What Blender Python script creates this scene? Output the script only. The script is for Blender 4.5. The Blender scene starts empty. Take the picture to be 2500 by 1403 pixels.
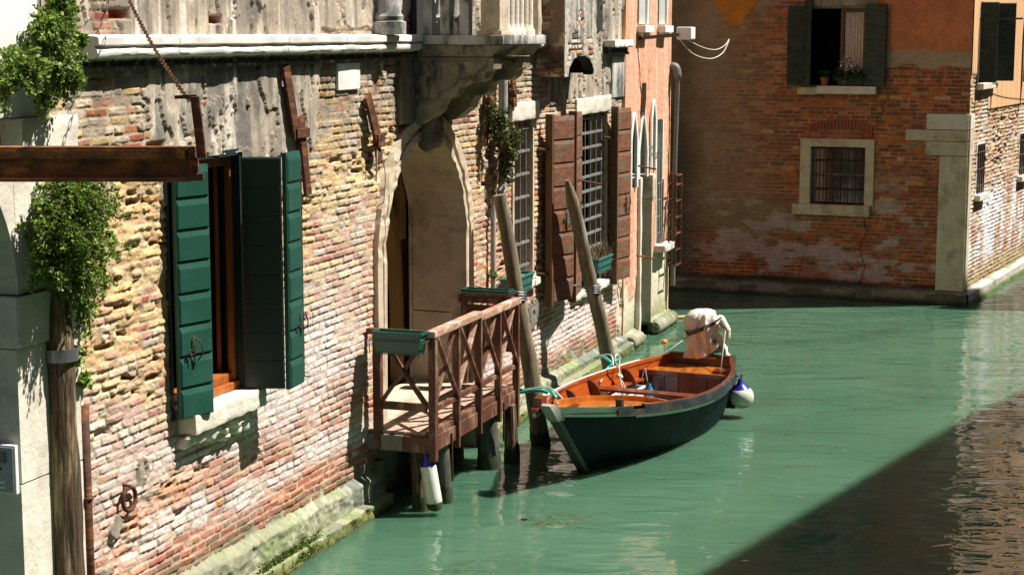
import bpy, bmesh, math, random
import numpy as np
from mathutils import Vector, Matrix, noise as mnoise
random.seed(7)
# ------------------------------------------------------------------ camera, sky, sun, exposure
sc = bpy.context.scene
COL = sc.collection
EYE = 4.5; FPX = 4300.0; PITCH = math.atan(621.5/FPX)
cd = bpy.data.cameras.new('camera'); cam = bpy.data.objects.new('camera', cd); COL.objects.link(cam)
cam.location = (0, 0, EYE); cam.rotation_euler = (math.pi/2-PITCH, 0, 0)
cd.sensor_width = 36; cd.lens = FPX/2500*36; cd.clip_start = .1; cd.clip_end = 500
sc.camera = cam
SUN_EL = math.radians(58); SUN_AZ = math.atan2(.99, .10)
tosun = Vector((math.sin(SUN_AZ)*math.cos(SUN_EL), math.cos(SUN_AZ)*math.cos(SUN_EL), math.sin(SUN_EL)))
W = bpy.data.worlds.new('World'); sc.world = W; W.use_nodes = True
wn = W.node_tree; bg = wn.nodes['Background']
sky = wn.nodes.new('ShaderNodeTexSky'); sky.sky_type = 'NISHITA'; sky.sun_disc = False
sky.sun_elevation = SUN_EL; sky.sun_rotation = SUN_AZ
wn.links.new(sky.outputs[0], bg.inputs[0]); bg.inputs[1].default_value = .05
sd = bpy.data.lights.new('sun', 'SUN'); sd.energy = 5.0; sd.angle = math.radians(.5); sd.color = (1, .955, .88)
so = bpy.data.objects.new('sun', sd); COL.objects.link(so); so.rotation_euler = tosun.to_track_quat('Z', 'Y').to_euler()
vs = sc.view_settings; vs.view_transform = 'Standard'; vs.look = 'None'; vs.exposure = .92; vs.gamma = 1
sc.cycles.max_bounces = 8; sc.cycles.diffuse_bounces = 2; sc.cycles.glossy_bounces = 3
sc.cycles.caustics_reflective = False; sc.cycles.caustics_refractive = False

# ------------------------------------------------------------------ noise in numpy
def hsh(ix, iy, seed=0):
    a = (ix.astype(np.int64)*374761393 + iy.astype(np.int64)*668265263 + seed*1442695041) & 0xffffffff
    a = ((a ^ (a >> 13))*1274126177) & 0xffffffff
    a = ((a ^ (a >> 16))*2246822519) & 0xffffffff
    return ((a ^ (a >> 15)) & 0xffffff)/float(0xffffff)
def vn(x, y, seed=0):
    ix = np.floor(x); iy = np.floor(y); fx = x-ix; fy = y-iy
    fx = fx*fx*(3-2*fx); fy = fy*fy*(3-2*fy)
    a = hsh(ix, iy, seed); b = hsh(ix+1, iy, seed); c = hsh(ix, iy+1, seed); d = hsh(ix+1, iy+1, seed)
    return (a*(1-fx)+b*fx)*(1-fy)+(c*(1-fx)+d*fx)*fy
def fbm(x, y, seed=0, o=4):
    s = 0; a = .5; t = 0
    for k in range(o):
        s = s+a*vn(x*2**k+k*17.3, y*2**k+k*9.1, seed+k); t += a; a *= .55
    return s/t
def sst(a, b, x):
    t = np.clip((x-a)/(b-a), 0, 1); return t*t*(3-2*t)
def blob(S, Z, s, z, rs, rz):
    return np.exp(-(((S-s)/rs)**2+((Z-z)/rz)**2))
def mixc(C, col, m):
    return C*(1-m[..., None])+np.array(col)*m[..., None]

# ------------------------------------------------------------------ materials
MATS = {}
def nm(name):
    m = bpy.data.materials.new(name); m.use_nodes = True; MATS[name] = m
    return m, m.node_tree.nodes, m.node_tree.links, m.node_tree.nodes['Principled BSDF']
def simple(name, c1, c2=None, scale=6, rough=.7, bump=.3, stretch=(1, 1, 1), metal=0, spec=.5, bs=None, c3=None, s3=2, coat=0, lo=.35, hi=.65, bd=.01):
    m, N, L, P = nm(name)
    c2 = c2 or tuple(x*.7 for x in c1)
    tc = N.new('ShaderNodeTexCoord'); mp = N.new('ShaderNodeMapping'); mp.inputs['Scale'].default_value = stretch
    L.new(tc.outputs['Object'], mp.inputs[0])
    n1 = N.new('ShaderNodeTexNoise'); n1.inputs['Scale'].default_value = scale; n1.inputs['Detail'].default_value = 8; n1.inputs['Roughness'].default_value = .65
    L.new(mp.outputs[0], n1.inputs['Vector'])
    r = N.new('ShaderNodeValToRGB'); r.color_ramp.elements[0].position = lo; r.color_ramp.elements[1].position = hi
    r.color_ramp.elements[0].color = (*c1, 1); r.color_ramp.elements[1].color = (*c2, 1)
    L.new(n1.outputs['Fac'], r.inputs[0]); out = r.outputs[0]
    if c3:
        n3 = N.new('ShaderNodeTexNoise'); n3.inputs['Scale'].default_value = s3; n3.inputs['Detail'].default_value = 10; n3.inputs['Roughness'].default_value = .7
        L.new(mp.outputs[0], n3.inputs['Vector'])
        r3 = N.new('ShaderNodeValToRGB'); r3.color_ramp.elements[0].position = .5; r3.color_ramp.elements[1].position = .62
        L.new(n3.outputs['Fac'], r3.inputs[0])
        mx = N.new('ShaderNodeMixRGB'); L.new(r3.outputs[0], mx.inputs[0]); L.new(out, mx.inputs[1]); mx.inputs[2].default_value = (*c3, 1); out = mx.outputs[0]
    L.new(out, P.inputs['Base Color'])
    P.inputs['Roughness'].default_value = rough; P.inputs['Metallic'].default_value = metal
    P.inputs['Specular IOR Level'].default_value = spec; P.inputs['Coat Weight'].default_value = coat; P.inputs['Coat Roughness'].default_value = .08
    if bump:
        n2 = N.new('ShaderNodeTexNoise'); n2.inputs['Scale'].default_value = bs or scale*4; n2.inputs['Detail'].default_value = 8
        L.new(mp.outputs[0], n2.inputs['Vector'])
        b = N.new('ShaderNodeBump'); b.inputs['Strength'].default_value = bump; b.inputs['Distance'].default_value = bd
        L.new(n2.outputs['Fac'], b.inputs['Height']); L.new(b.outputs[0], P.inputs['Normal'])
    return m
def wallmat(name, fine=60, bump=.5, var=.35, rough=.92):
    m, N, L, P = nm(name)
    at = N.new('ShaderNodeAttribute'); at.attribute_name = 'Col'
    tc = N.new('ShaderNodeTexCoord')
    n1 = N.new('ShaderNodeTexNoise'); n1.inputs['Scale'].default_value = fine; n1.inputs['Detail'].default_value = 6; n1.inputs['Roughness'].default_value = .7
    L.new(tc.outputs['Object'], n1.inputs['Vector'])
    mr = N.new('ShaderNodeMapRange'); mr.inputs[1].default_value = .25; mr.inputs[2].default_value = .75; mr.inputs[3].default_value = 1-var; mr.inputs[4].default_value = 1+var
    L.new(n1.outputs['Fac'], mr.inputs[0])
    mx = N.new('ShaderNodeVectorMath'); mx.operation = 'SCALE'
    L.new(at.outputs['Color'], mx.inputs[0]); L.new(mr.outputs[0], mx.inputs['Scale'])
    L.new(mx.outputs[0], P.inputs['Base Color']); P.inputs['Roughness'].default_value = rough; P.inputs['Specular IOR Level'].default_value = .25
    b = N.new('ShaderNodeBump'); b.inputs['Strength'].default_value = bump; b.inputs['Distance'].default_value = .006
    L.new(n1.outputs['Fac'], b.inputs['Height']); L.new(b.outputs[0], P.inputs['Normal'])
    return m
M_WALL = wallmat('weathered_brick')
M_FARWALL = wallmat('flat_brick', 35, .35, .3)
M_STONE = simple('white_stone', (.72, .66, .56), (.6, .54, .44), 5, .85, .6, c3=(.52, .47, .39), s3=3, bs=26)
M_STONEG = simple('grimy_stone', (.6, .58, .53), (.2, .19, .17), 3, .85, .6, (1, 1, .6), c3=(.07, .07, .065), s3=3, bs=22)
M_JAMB = simple('beige_stone', (.62, .52, .38), (.50, .40, .28), 4, .85, .5, c3=(.36, .29, .20), s3=2.6, bs=30)
M_QUAY = simple('worn_quay_stone', (.36, .33, .26), (.18, .18, .12), 4, .9, .6, c3=(.1, .12, .04), s3=2.5)
M_DARKSTONE = simple('blackened_stone', (.1, .09, .075), (.24, .2, .14), 5, .9, .6, (1, 1, .5), bs=20)
M_CONSOLE = simple('console_stone', (.40, .34, .24), (.2, .17, .12), 4, .9, .8, (1, 1, .6), c3=(.035, .03, .025), s3=2.4, bs=30)
M_RUST = simple('rusty_iron', (.10, .032, .012), (.035, .014, .008), 6, .8, .5, (1, 1, 3), metal=.2, c3=(.24, .085, .025), s3=4)
M_BEAM = simple('rusty_beam_iron', (.17, .055, .012), (.03, .014, .008), 5, .75, .7, (1.2, 1, 2.2), metal=.1, c3=(.30, .11, .02), s3=4)
M_IRON = simple('dark_iron', (.05, .03, .02), (.1, .05, .03), 20, .7, .3, metal=.4)
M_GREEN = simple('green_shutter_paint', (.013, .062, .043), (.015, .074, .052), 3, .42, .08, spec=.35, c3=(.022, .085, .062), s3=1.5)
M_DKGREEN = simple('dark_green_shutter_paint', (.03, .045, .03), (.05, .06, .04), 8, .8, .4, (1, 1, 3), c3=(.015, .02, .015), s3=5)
M_GREENSHADE = simple('shade_darkened_green_paint', (.006, .02, .015), (.008, .026, .02), 3, .5, .1)  # shutter green darkened so the colour carries the shade of leaf and reveal
M_TEAL = simple('teal_plastic', (.03, .17, .14), (.02, .13, .11), 10, .45, .1)
M_PLANTER = simple('green_plastic', (.008, .085, .065), (.006, .07, .055), 6, .35, .05)
M_SOIL = simple('dry_soil', (.1, .06, .03), (.3, .2, .09), 40, .95, 1.0, bs=50)
M_ORANGEW = simple('orange_window_wood', (.40, .12, .02), (.26, .07, .012), 3, .45, .2, (6, 6, .6))
M_RAIL = simple('worn_red_brown_wood', (.125, .04, .02), (.07, .024, .014), 5, .6, .35, (3, 3, 1), c3=(.26, .15, .09), s3=2.4, bs=18)
M_RAILTOP = simple('worn_pale_rail_wood', (.42, .28, .19), (.30, .13, .08), 4, .7, .4, (2, 2, 6), c3=(.55, .46, .38), s3=3)
M_DECK = simple('weathered_deck_boards', (.42, .27, .18), (.30, .19, .13), 4, .8, .4, (2, 8, 8), c3=(.5, .42, .34), s3=2)
M_GREYW = simple('grey_wood', (.3, .27, .23), (.18, .15, .12), 5, .85, .4, (1, 1, .3))
M_POST = simple('grey_brown_post_wood', (.20, .165, .095), (.10, .08, .05), 5, .8, .5, (6, 6, .7), bs=10, c3=(.27, .24, .17), s3=1.5)
M_POSTOLD = simple('old_dark_post_wood', (.10, .055, .025), (.03, .018, .01), 5, .85, 1.0, (5, 5, .5), bs=7, c3=(.30, .22, .12), s3=2.6, bd=.03)
M_PILE = simple('wet_pile_wood', (.13, .13, .11), (.05, .05, .04), 5, .6, .4, (4, 4, .6))
M_ALGAE = simple('green_algae', (.02, .03, .01), (.05, .065, .02), 20, .9, .8)
M_REDSH = simple('peeling_red_brown_paint', (.24, .08, .03), (.09, .04, .022), 4, .75, .6, (2, 2, 5), c3=(.13, .11, .08), s3=1.8, bs=12)
M_PIPE = simple('grey_pipe_paint', (.38, .38, .36), (.26, .25, .23), 4, .6, .2)
M_GRILLE = simple('grey_grille_paint', (.22, .22, .2), (.12, .11, .1), 8, .6, .2)
M_PIPED = simple('dark_grey_pipe_paint', (.16, .16, .14), (.10, .10, .09), 4, .6, .2)
M_GALV = simple('galvanised_metal', (.36, .37, .38), (.28, .28, .29), 10, .38, .1, metal=.8)
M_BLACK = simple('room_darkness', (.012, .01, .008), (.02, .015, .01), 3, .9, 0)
M_ROOM = simple('dim_room_plaster', (.30, .2, .06), (.24, .15, .045), 2, .9, .2)
M_BROWNW = simple('brown_door_wood', (.16, .085, .03), (.1, .05, .02), 4, .7, .3, (6, 6, 1))
M_PLASTW = simple('white_plaster', (.85, .84, .80), (.74, .72, .66), 4, .9, .4, c3=(.6, .58, .52), s3=1.6)
M_ROPEW = simple('white_rope', (.7, .66, .56), (.5, .46, .38), 60, .9, .5)
M_ROPEK = simple('black_rope', (.025, .025, .03), (.05, .05, .05), 60, .9, .5)
M_HOSE = simple('turquoise_hose', (.02, .42, .32), (.02, .36, .28), 8, .35, .05)
M_HULL = simple('dark_blue_green_hull_paint', (.003, .012, .015), (.005, .017, .019), 2, .5, .2, spec=.06, c3=(.014, .032, .036), s3=1.4, bs=3, bd=.02)
M_STRIPE = simple('pale_green_stripe_paint', (.60, .64, .56), (.45, .52, .44), 3, .5, .15, c3=(.72, .72, .66), s3=5)
M_STRAKE = simple('worn_black_strake', (.012, .018, .022), (.03, .04, .045), 6, .5, .6, c3=(.07, .05, .035), s3=6)
M_BOOT = simple('brown_bottom_paint', (.045, .022, .012), (.03, .03, .015), 4, .5, .2)
M_STEM = simple('grey_stem_wood', (.055, .06, .042), (.035, .04, .03), 4, .6, .4, c3=(.025, .035, .028), s3=2)
M_STEMTOP = simple('pale_stem_head_paint', (.30, .32, .26), (.24, .25, .2), 5, .6, .4)
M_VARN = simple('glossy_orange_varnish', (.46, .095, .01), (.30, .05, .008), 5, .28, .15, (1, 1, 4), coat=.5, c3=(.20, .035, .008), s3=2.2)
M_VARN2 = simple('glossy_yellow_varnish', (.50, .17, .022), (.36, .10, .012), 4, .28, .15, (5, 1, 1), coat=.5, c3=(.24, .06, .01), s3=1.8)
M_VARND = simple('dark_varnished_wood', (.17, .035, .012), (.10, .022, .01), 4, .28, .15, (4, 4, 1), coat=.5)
M_RIB = simple('dark_rib_wood', (.07, .02, .015), (.05, .015, .012), 5, .3, .1, coat=.4)
M_COVER = simple('pale_cotton_cover', (.72, .67, .58), (.62, .56, .48), 3, .9, .8, (1, 1, .7), bs=7, bd=.04)
M_BUOYW = simple('white_buoy_plastic', (.75, .74, .66), (.66, .65, .56), 4, .4, .1, c3=(.55, .54, .42), s3=3)
M_BUOYB = simple('blue_buoy_plastic', (.012, .012, .22), (.015, .015, .28), 5, .35, .05)
M_PINK = wallmat('pink_plaster', 25, .4, .12)
M_CURT = simple('lace_curtain_cloth', (.46, .32, .28), (.58, .48, .42), 22, .9, .2, c3=(.62, .54, .48), s3=14)
M_TERRA = simple('terracotta', (.34, .11, .05), (.28, .09, .04), 10, .8, .1)
M_GLASS = simple('window_glass', (.02, .025, .025), (.03, .035, .03), 2, .08, 0, spec=.8)
M_STEEL = simple('intercom_steel', (.42, .43, .43), (.36, .37, .37), 10, .4, .05, metal=.3)
M_WHITEP = simple('white_plastic', (.78, .78, .76), (.7, .7, .68), 5, .45, 0)
M_BLUEP = simple('blue_plastic', (.02, .3, .6), (.02, .25, .5), 5, .4, 0)
M_OCHRE = simple('ochre_render', (.72, .43, .24), (.62, .36, .19), 2, .9, .3, c3=(.74, .5, .32), s3=1)
M_SHADEH = simple('brown_house_render', (.22, .13, .075), (.17, .10, .06), 1.2, .9, .2)
M_ROOF = simple('roof_tiles', (.35, .15, .08), (.25, .1, .05), 10, .9, .4)
M_MOTOR = simple('dark_motor_casing', (.02, .02, .022), (.03, .03, .03), 5, .35, 0)
M_ORFR = simple('orange_peel', (.8, .3, .01), (.7, .22, .01), 8, .5, .1)
def leafmat(name, cols):
    m, N, L, P = nm(name)
    g = N.new('ShaderNodeNewGeometry'); r = N.new('ShaderNodeValToRGB')
    e = r.color_ramp.elements; e[0].color = (*cols[0], 1); e[1].color = (*cols[-1], 1)
    for i, c in enumerate(cols[1:-1]):
        k = e.new((i+1)/(len(cols)-1)); k.color = (*c, 1)
    L.new(g.outputs['Random Per Island'], r.inputs[0]); L.new(r.outputs[0], P.inputs['Base Color'])
    P.inputs['Roughness'].default_value = .5; P.inputs['Specular IOR Level'].default_value = .35
    t = N.new('ShaderNodeBsdfTranslucent'); mx = N.new('ShaderNodeMixShader'); mx.inputs[0].default_value = .3
    L.new(r.outputs[0], t.inputs[0]); L.new(P.outputs[0], mx.inputs[1]); L.new(t.outputs[0], mx.inputs[2])
    L.new(mx.outputs[0], N['Material Output'].inputs['Surface'])
    return m
M_LEAF = leafmat('fresh_leaves', [(.06, .12, .012), (.13, .23, .025), (.22, .35, .045), (.10, .18, .03), (.34, .42, .08)])
M_LEAF2 = leafmat('mixed_creeper_leaves', [(.03, .06, .015), (.07, .12, .03), (.16, .11, .05), (.12, .16, .03), (.09, .07, .03)])
M_LEAFD = leafmat('potted_plant_leaves', [(.02, .05, .012), (.035, .08, .02), (.05, .1, .03)])
M_DRY = leafmat('dry_stems', [(.2, .13, .08), (.28, .2, .12), (.12, .07, .04)])
M_MOSS = leafmat('moss', [(.06, .1, .01), (.12, .18, .02), (.04, .07, .01)])
M_WEED = leafmat('floating_leaves', [(.09, .07, .02), (.13, .12, .03), (.06, .05, .02), (.3, .26, .04)])

# water
def watermat():
    m, N, L, P = nm('green_canal_water')
    tc = N.new('ShaderNodeTexCoord')
    n0 = N.new('ShaderNodeTexNoise'); n0.inputs['Scale'].default_value = .5; n0.inputs['Detail'].default_value = 3
    L.new(tc.outputs['Object'], n0.inputs['Vector'])
    r = N.new('ShaderNodeValToRGB'); r.color_ramp.elements[0].color = (.046, .112, .068, 1); r.color_ramp.elements[1].color = (.070, .145, .092, 1)
    r.color_ramp.elements[0].position = .3; r.color_ramp.elements[1].position = .7
    L.new(n0.outputs['Fac'], r.inputs[0]); L.new(r.outputs[0], P.inputs['Base Color'])
    P.inputs['Roughness'].default_value = .03; P.inputs['Subsurface Weight'].default_value = .75; P.inputs['Subsurface Radius'].default_value = (.8, 1.0, .8); P.inputs['Subsurface Scale'].default_value = .9; P.inputs['IOR'].default_value = 1.36; P.inputs['Specular IOR Level'].default_value = .62
    def nz(scale, det, dist, rough=.5, st=(1, 1, 1)):
        mp = N.new('ShaderNodeMapping'); mp.inputs['Scale'].default_value = st; mp.inputs['Rotation'].default_value = (0, 0, .25)
        L.new(tc.outputs['Object'], mp.inputs[0])
        n = N.new('ShaderNodeTexNoise'); n.inputs['Scale'].default_value = scale; n.inputs['Detail'].default_value = det; n.inputs['Roughness'].default_value = rough; n.inputs['Distortion'].default_value = .6
        L.new(mp.outputs[0], n.inputs['Vector'])
        b = N.new('ShaderNodeBump'); b.inputs['Distance'].default_value = dist; b.inputs['Strength'].default_value = 1
        L.new(n.outputs['Fac'], b.inputs['Height']); return b
    b1 = nz(.9, 2, .04, st=(.8, 1.3, 1)); b2 = nz(3.0, 2, .014, .45, (.7, 1.5, 1)); b3 = nz(9, 2, .0016, .5)
    L.new(b1.outputs[0], b2.inputs['Normal']); L.new(b2.outputs[0], b3.inputs['Normal']); L.new(b3.outputs[0], P.inputs['Normal'])
    return m
M_WATER = watermat()

# ------------------------------------------------------------------ object helpers
class Fr:
    """a vertical plane: s along D, n out along N, z up"""
    def __init__(self, O, D):
        self.O = Vector((O[0], O[1], O[2] if len(O) > 2 else 0)); d = Vector((D[0], D[1], 0)).normalized(); self.D = d; self.N = Vector((d.y, -d.x, 0))
    def P(self, s, n, z): return self.O+self.D*s+self.N*n+Vector((0, 0, z))
    def sub(self, s0, n0, s1, n1):
        a = self.P(s0, n0, 0); b = self.P(s1, n1, 0); f = Fr(a, b-a); f.len = (b-a).length; return f
WORLD = Fr((0, 0, 0), (0, 1))
FL = Fr((-2.08, 14.28), (.327, .945))
F1 = Fr((2.91, 30.96), (4.61, -1.9))
F2 = Fr((7.52, 29.06), (2.36, 4.64))
def empty(name, label, cat, loc, group=None):
    o = bpy.data.objects.new(name, None); COL.objects.link(o); o.location = loc; o.empty_display_size = .2
    o['label'] = label; o['category'] = cat
    if group: o['group'] = group
    return o
def tag(o, label, cat, group=None):
    o['label'] = label; o['category'] = cat
    if group: o['group'] = group
    return o
def wloc(o):
    v = Vector(o.location)
    while o.parent: o = o.parent; v += o.location
    return v
class MB:
    def __init__(self): self.v = []; self.f = []
    def add(self, vs_, fs):
        k = len(self.v); self.v += [tuple(x) for x in vs_]; self.f += [tuple(i+k for i in f) for f in fs]; return self
    def box(self, fr, s0, s1, n0, n1, z0, z1, b=0):
        if b:
            bm = bmesh.new(); bmesh.ops.create_cube(bm, size=1)
            for v in bm.verts:
                v.co = Vector(((s0+s1)/2+v.co.x*(s1-s0), (n0+n1)/2+v.co.y*(n1-n0), (z0+z1)/2+v.co.z*(z1-z0)))
            bmesh.ops.bevel(bm, geom=bm.edges[:], offset=min(b, .45*min(abs(s1-s0), abs(n1-n0), abs(z1-z0))), segments=2, profile=.6, affect='EDGES')
            bm.verts.index_update()
            self.add([fr.P(*v.co) for v in bm.verts], [[v.index for v in f.verts] for f in bm.faces]); bm.free(); return self
        c = [(s, n, z) for z in (z0, z1) for n in (n0, n1) for s in (s0, s1)]
        self.add([fr.P(*p) for p in c], [(0, 1, 3, 2), (4, 6, 7, 5), (0, 4, 5, 1), (2, 3, 7, 6), (0, 2, 6, 4), (1, 5, 7, 3)]); return self
    def rock(self, fr, s0, s1, n0, n1, z0, z1, cut=8, amp=.02, sc_=6, seed=0, b=.02):
        bm = bmesh.new(); bmesh.ops.create_cube(bm, size=1)
        for v in bm.verts: v.co = Vector(((s0+s1)/2+v.co.x*(s1-s0), (n0+n1)/2+v.co.y*(n1-n0), (z0+z1)/2+v.co.z*(z1-z0)))
        bmesh.ops.bevel(bm, geom=bm.edges[:], offset=b, segments=2, profile=.5, affect='EDGES')
        for k in range(9):
            ed = [e for e in bm.edges if e.calc_length() > cut]
            if not ed: break
            bmesh.ops.subdivide_edges(bm, edges=ed, cuts=1, use_grid_fill=True)
        bm.normal_update()
        for v in bm.verts:
            q = v.co*sc_+Vector((seed*3.1, 0, 0)); d = mnoise.fractal(q, 1, 2, 4)*amp
            v.co += v.normal*d
        bm.verts.index_update()
        self.add([fr.P(*v.co) for v in bm.verts], [[v.index for v in f.verts] for f in bm.faces]); bm.free(); return self
    def prism(self, fr, pts, n0, n1):
        k = len(pts); self.add([fr.P(s, n0, z) for s, z in pts]+[fr.P(s, n1, z) for s, z in pts],
            [tuple(range(k))[::-1], tuple(range(k, 2*k))]+[(i, (i+1) % k, (i+1) % k+k, i+k) for i in range(k)]); return self
    def sprism(self, fr, pts, s0, s1):
        k = len(pts); self.add([fr.P(s0, n, z) for n, z in pts]+[fr.P(s1, n, z) for n, z in pts],
            [tuple(range(k)), tuple(range(k, 2*k))[::-1]]+[(i, i+k, (i+1) % k+k, (i+1) % k) for i in range(k)]); return self
    def hprism(self, pts, z0, z1):
        k = len(pts); self.add([(x, y, z0) for x, y in pts]+[(x, y, z1) for x, y in pts],
            [tuple(range(k))[::-1], tuple(range(k, 2*k))]+[(i, (i+1) % k, (i+1) % k+k, i+k) for i in range(k)]); return self
    def tube(self, pts, r, seg=8, cap=True, squash=1):
        pts = [Vector(p) for p in pts]; n = len(pts)
        rs = r if isinstance(r, (list, tuple)) else [r]*n
        vsx = []; up = None
        for i, p in enumerate(pts):
            t = (pts[min(i+1, n-1)]-pts[max(i-1, 0)]).normalized()
            if up is None:
                up = Vector((0, 0, 1)) if abs(t.z) < .9 else Vector((1, 0, 0))
            a = (up-t*up.dot(t)).normalized(); up = a; b = t.cross(a)
            for j in range(seg):
                th = 2*math.pi*j/seg; vsx.append(p+(a*math.cos(th)*squash+b*math.sin(th))*rs[i])
        fs = [(i*seg+j, i*seg+(j+1) % seg, (i+1)*seg+(j+1) % seg, (i+1)*seg+j) for i in range(n-1) for j in range(seg)]
        if cap: fs += [tuple(range(seg))[::-1], tuple(range((n-1)*seg, n*seg))]
        self.add(vsx, fs); return self
    def bar(self, a, b, r, seg=6): return self.tube([a, b], r, seg)
    def beam(self, a, b, w, h, upv=(0, 0, 1), bev=0):
        a = Vector(a); b = Vector(b); t = (b-a); ln = t.length; t.normalize(); side = t.cross(Vector(upv)).normalized(); u = side.cross(t)
        bm = bmesh.new(); bmesh.ops.create_cube(bm, size=1)
        for v in bm.verts: v.co = Vector((v.co.x*w, v.co.y*h, (v.co.z+.5)*ln))
        if bev: bmesh.ops.bevel(bm, geom=bm.edges[:], offset=bev, segments=1, affect='EDGES')
        bm.verts.index_update()
        self.add([a+side*v.co.x+u*v.co.y+t*v.co.z for v in bm.verts], [[v.index for v in f.verts] for f in bm.faces]); bm.free(); return self
    def lathe(self, c, prof, seg=20, ax=(0, 0, 1)):
        c = Vector(c); q = Vector((0, 0, 1)).rotation_difference(Vector(ax)); vsx = []
        for r, z in prof:
            for j in range(seg):
                th = 2*math.pi*j/seg; vsx.append(c+q @ Vector((r*math.cos(th), r*math.sin(th), z)))
        n = len(prof)
        fs = [(i*seg+j, i*seg+(j+1) % seg, (i+1)*seg+(j+1) % seg, (i+1)*seg+j) for i in range(n-1) for j in range(seg)]
        fs += [tuple(range(seg))[::-1], tuple(range((n-1)*seg, n*seg))]
        self.add(vsx, fs); return self
    def torus(self, c, R, r, ax, a2=None, seg=14, s2=6, sx=1):
        ax = Vector(ax).normalized(); u = Vector(a2) if a2 else Vector((0, 0, 1)) if abs(ax.z) < .9 else Vector((1, 0, 0)); u = (u-ax*u.dot(ax)).normalized(); w = ax.cross(u)
        vsx = []
        for i in range(seg):
            th = 2*math.pi*i/seg; d = u*math.cos(th)*sx+w*math.sin(th); dn = (u*math.cos(th)+w*math.sin(th)).normalized(); c0 = Vector(c)+d*R
            for j in range(s2):
                ph = 2*math.pi*j/s2; vsx.append(c0+dn*math.cos(ph)*r+ax*math.sin(ph)*r)
        self.add(vsx, [(i*s2+j, ((i+1) % seg)*s2+j, ((i+1) % seg)*s2+(j+1) % s2, i*s2+(j+1) % s2) for i in range(seg) for j in range(s2)]); return self
    def build(self, name, mat, parent=None, loc=None, smooth=False, label=None, kind=None, nrm=True):
        me = bpy.data.meshes.new(name)
        off = wloc(parent) if parent else Vector(loc or (0, 0, 0))
        me.from_pydata([(x-off.x, y-off.y, z-off.z) for x, y, z in self.v], [], self.f); me.materials.append(mat)
        if nrm:
            bm = bmesh.new(); bm.from_mesh(me); bmesh.ops.recalc_face_normals(bm, faces=bm.faces); bm.to_mesh(me); bm.free()
        o = bpy.data.objects.new(name, me); COL.objects.link(o)
        if smooth:
            me.polygons.foreach_set('use_smooth', [True]*len(me.polygons))
            if smooth == 'auto': me.set_sharp_from_angle(angle=math.radians(40))
        if parent: o.parent = parent
        else: o.location = off
        if label: o['label'] = label
        if kind: o['kind'] = kind
        return o
def arc(c, r, a0, a1, n, ex=(1, 0, 0), ey=(0, 0, 1)):
    c = Vector(c); ex = Vector(ex); ey = Vector(ey)
    return [c+ex*r*math.cos(a0+(a1-a0)*i/n)+ey*r*math.sin(a0+(a1-a0)*i/n) for i in range(n+1)]
def bez(pts, n=8):
    """Catmull-Rom through the points"""
    P = [Vector(p) for p in pts]; P = [P[0]]+P+[P[-1]]; out = []
    for i in range(1, len(P)-2):
        for k in range(n):
            t = k/n; a, b, c, d = P[i-1:i+3]
            out.append(.5*((2*b)+(c-a)*t+(2*a-5*b+4*c-d)*t*t+(3*b-a-3*c+d)*t**3))
    out.append(P[-2]); return out

def heightwall(name, fr, ss, zs, fn, mat, parent, keep=None):
    S, Z = np.meshgrid(np.array(ss), np.array(zs))
    H, C = fn(S, Z)
    k = np.ones(S.shape, bool) if keep is None else keep(S, Z)
    kf = k[:-1, :-1] & k[1:, :-1] & k[:-1, 1:] & k[1:, 1:]
    nz, ns = S.shape; idx = np.arange(nz*ns).reshape(nz, ns)
    a = idx[:-1, :-1][kf]; b = idx[:-1, 1:][kf]; c = idx[1:, 1:][kf]; d = idx[1:, :-1][kf]
    F = np.stack([a, b, c, d], 1); u, inv = np.unique(F.ravel(), return_inverse=True); F = inv.reshape(-1, 4)
    off = wloc(parent)
    x = fr.O.x+fr.D.x*S+fr.N.x*H-off.x; y = fr.O.y+fr.D.y*S+fr.N.y*H-off.y; z = Z-off.z
    co = np.stack([x.ravel()[u], y.ravel()[u], z.ravel()[u]], 1).astype(np.float32)
    me = bpy.data.meshes.new(name); n = len(F)
    me.vertices.add(len(co)); me.vertices.foreach_set('co', co.ravel())
    me.loops.add(n*4); me.loops.foreach_set('vertex_index', F.ravel().astype(np.int32))
    me.polygons.add(n); me.polygons.foreach_set('loop_start', np.arange(n, dtype=np.int32)*4)
    me.polygons.foreach_set('use_smooth', np.ones(n, bool)); me.update(calc_edges=True)
    at = me.color_attributes.new('Col', 'FLOAT_COLOR', 'POINT')
    cc = np.ones((len(co), 4), np.float32); cc[:, :3] = np.clip(C.reshape(-1, 3)[u], .003, .95); at.data.foreach_set('color', cc.ravel())
    me.materials.append(mat); o = bpy.data.objects.new(name, me); COL.objects.link(o); o.parent = parent
    return o

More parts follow.
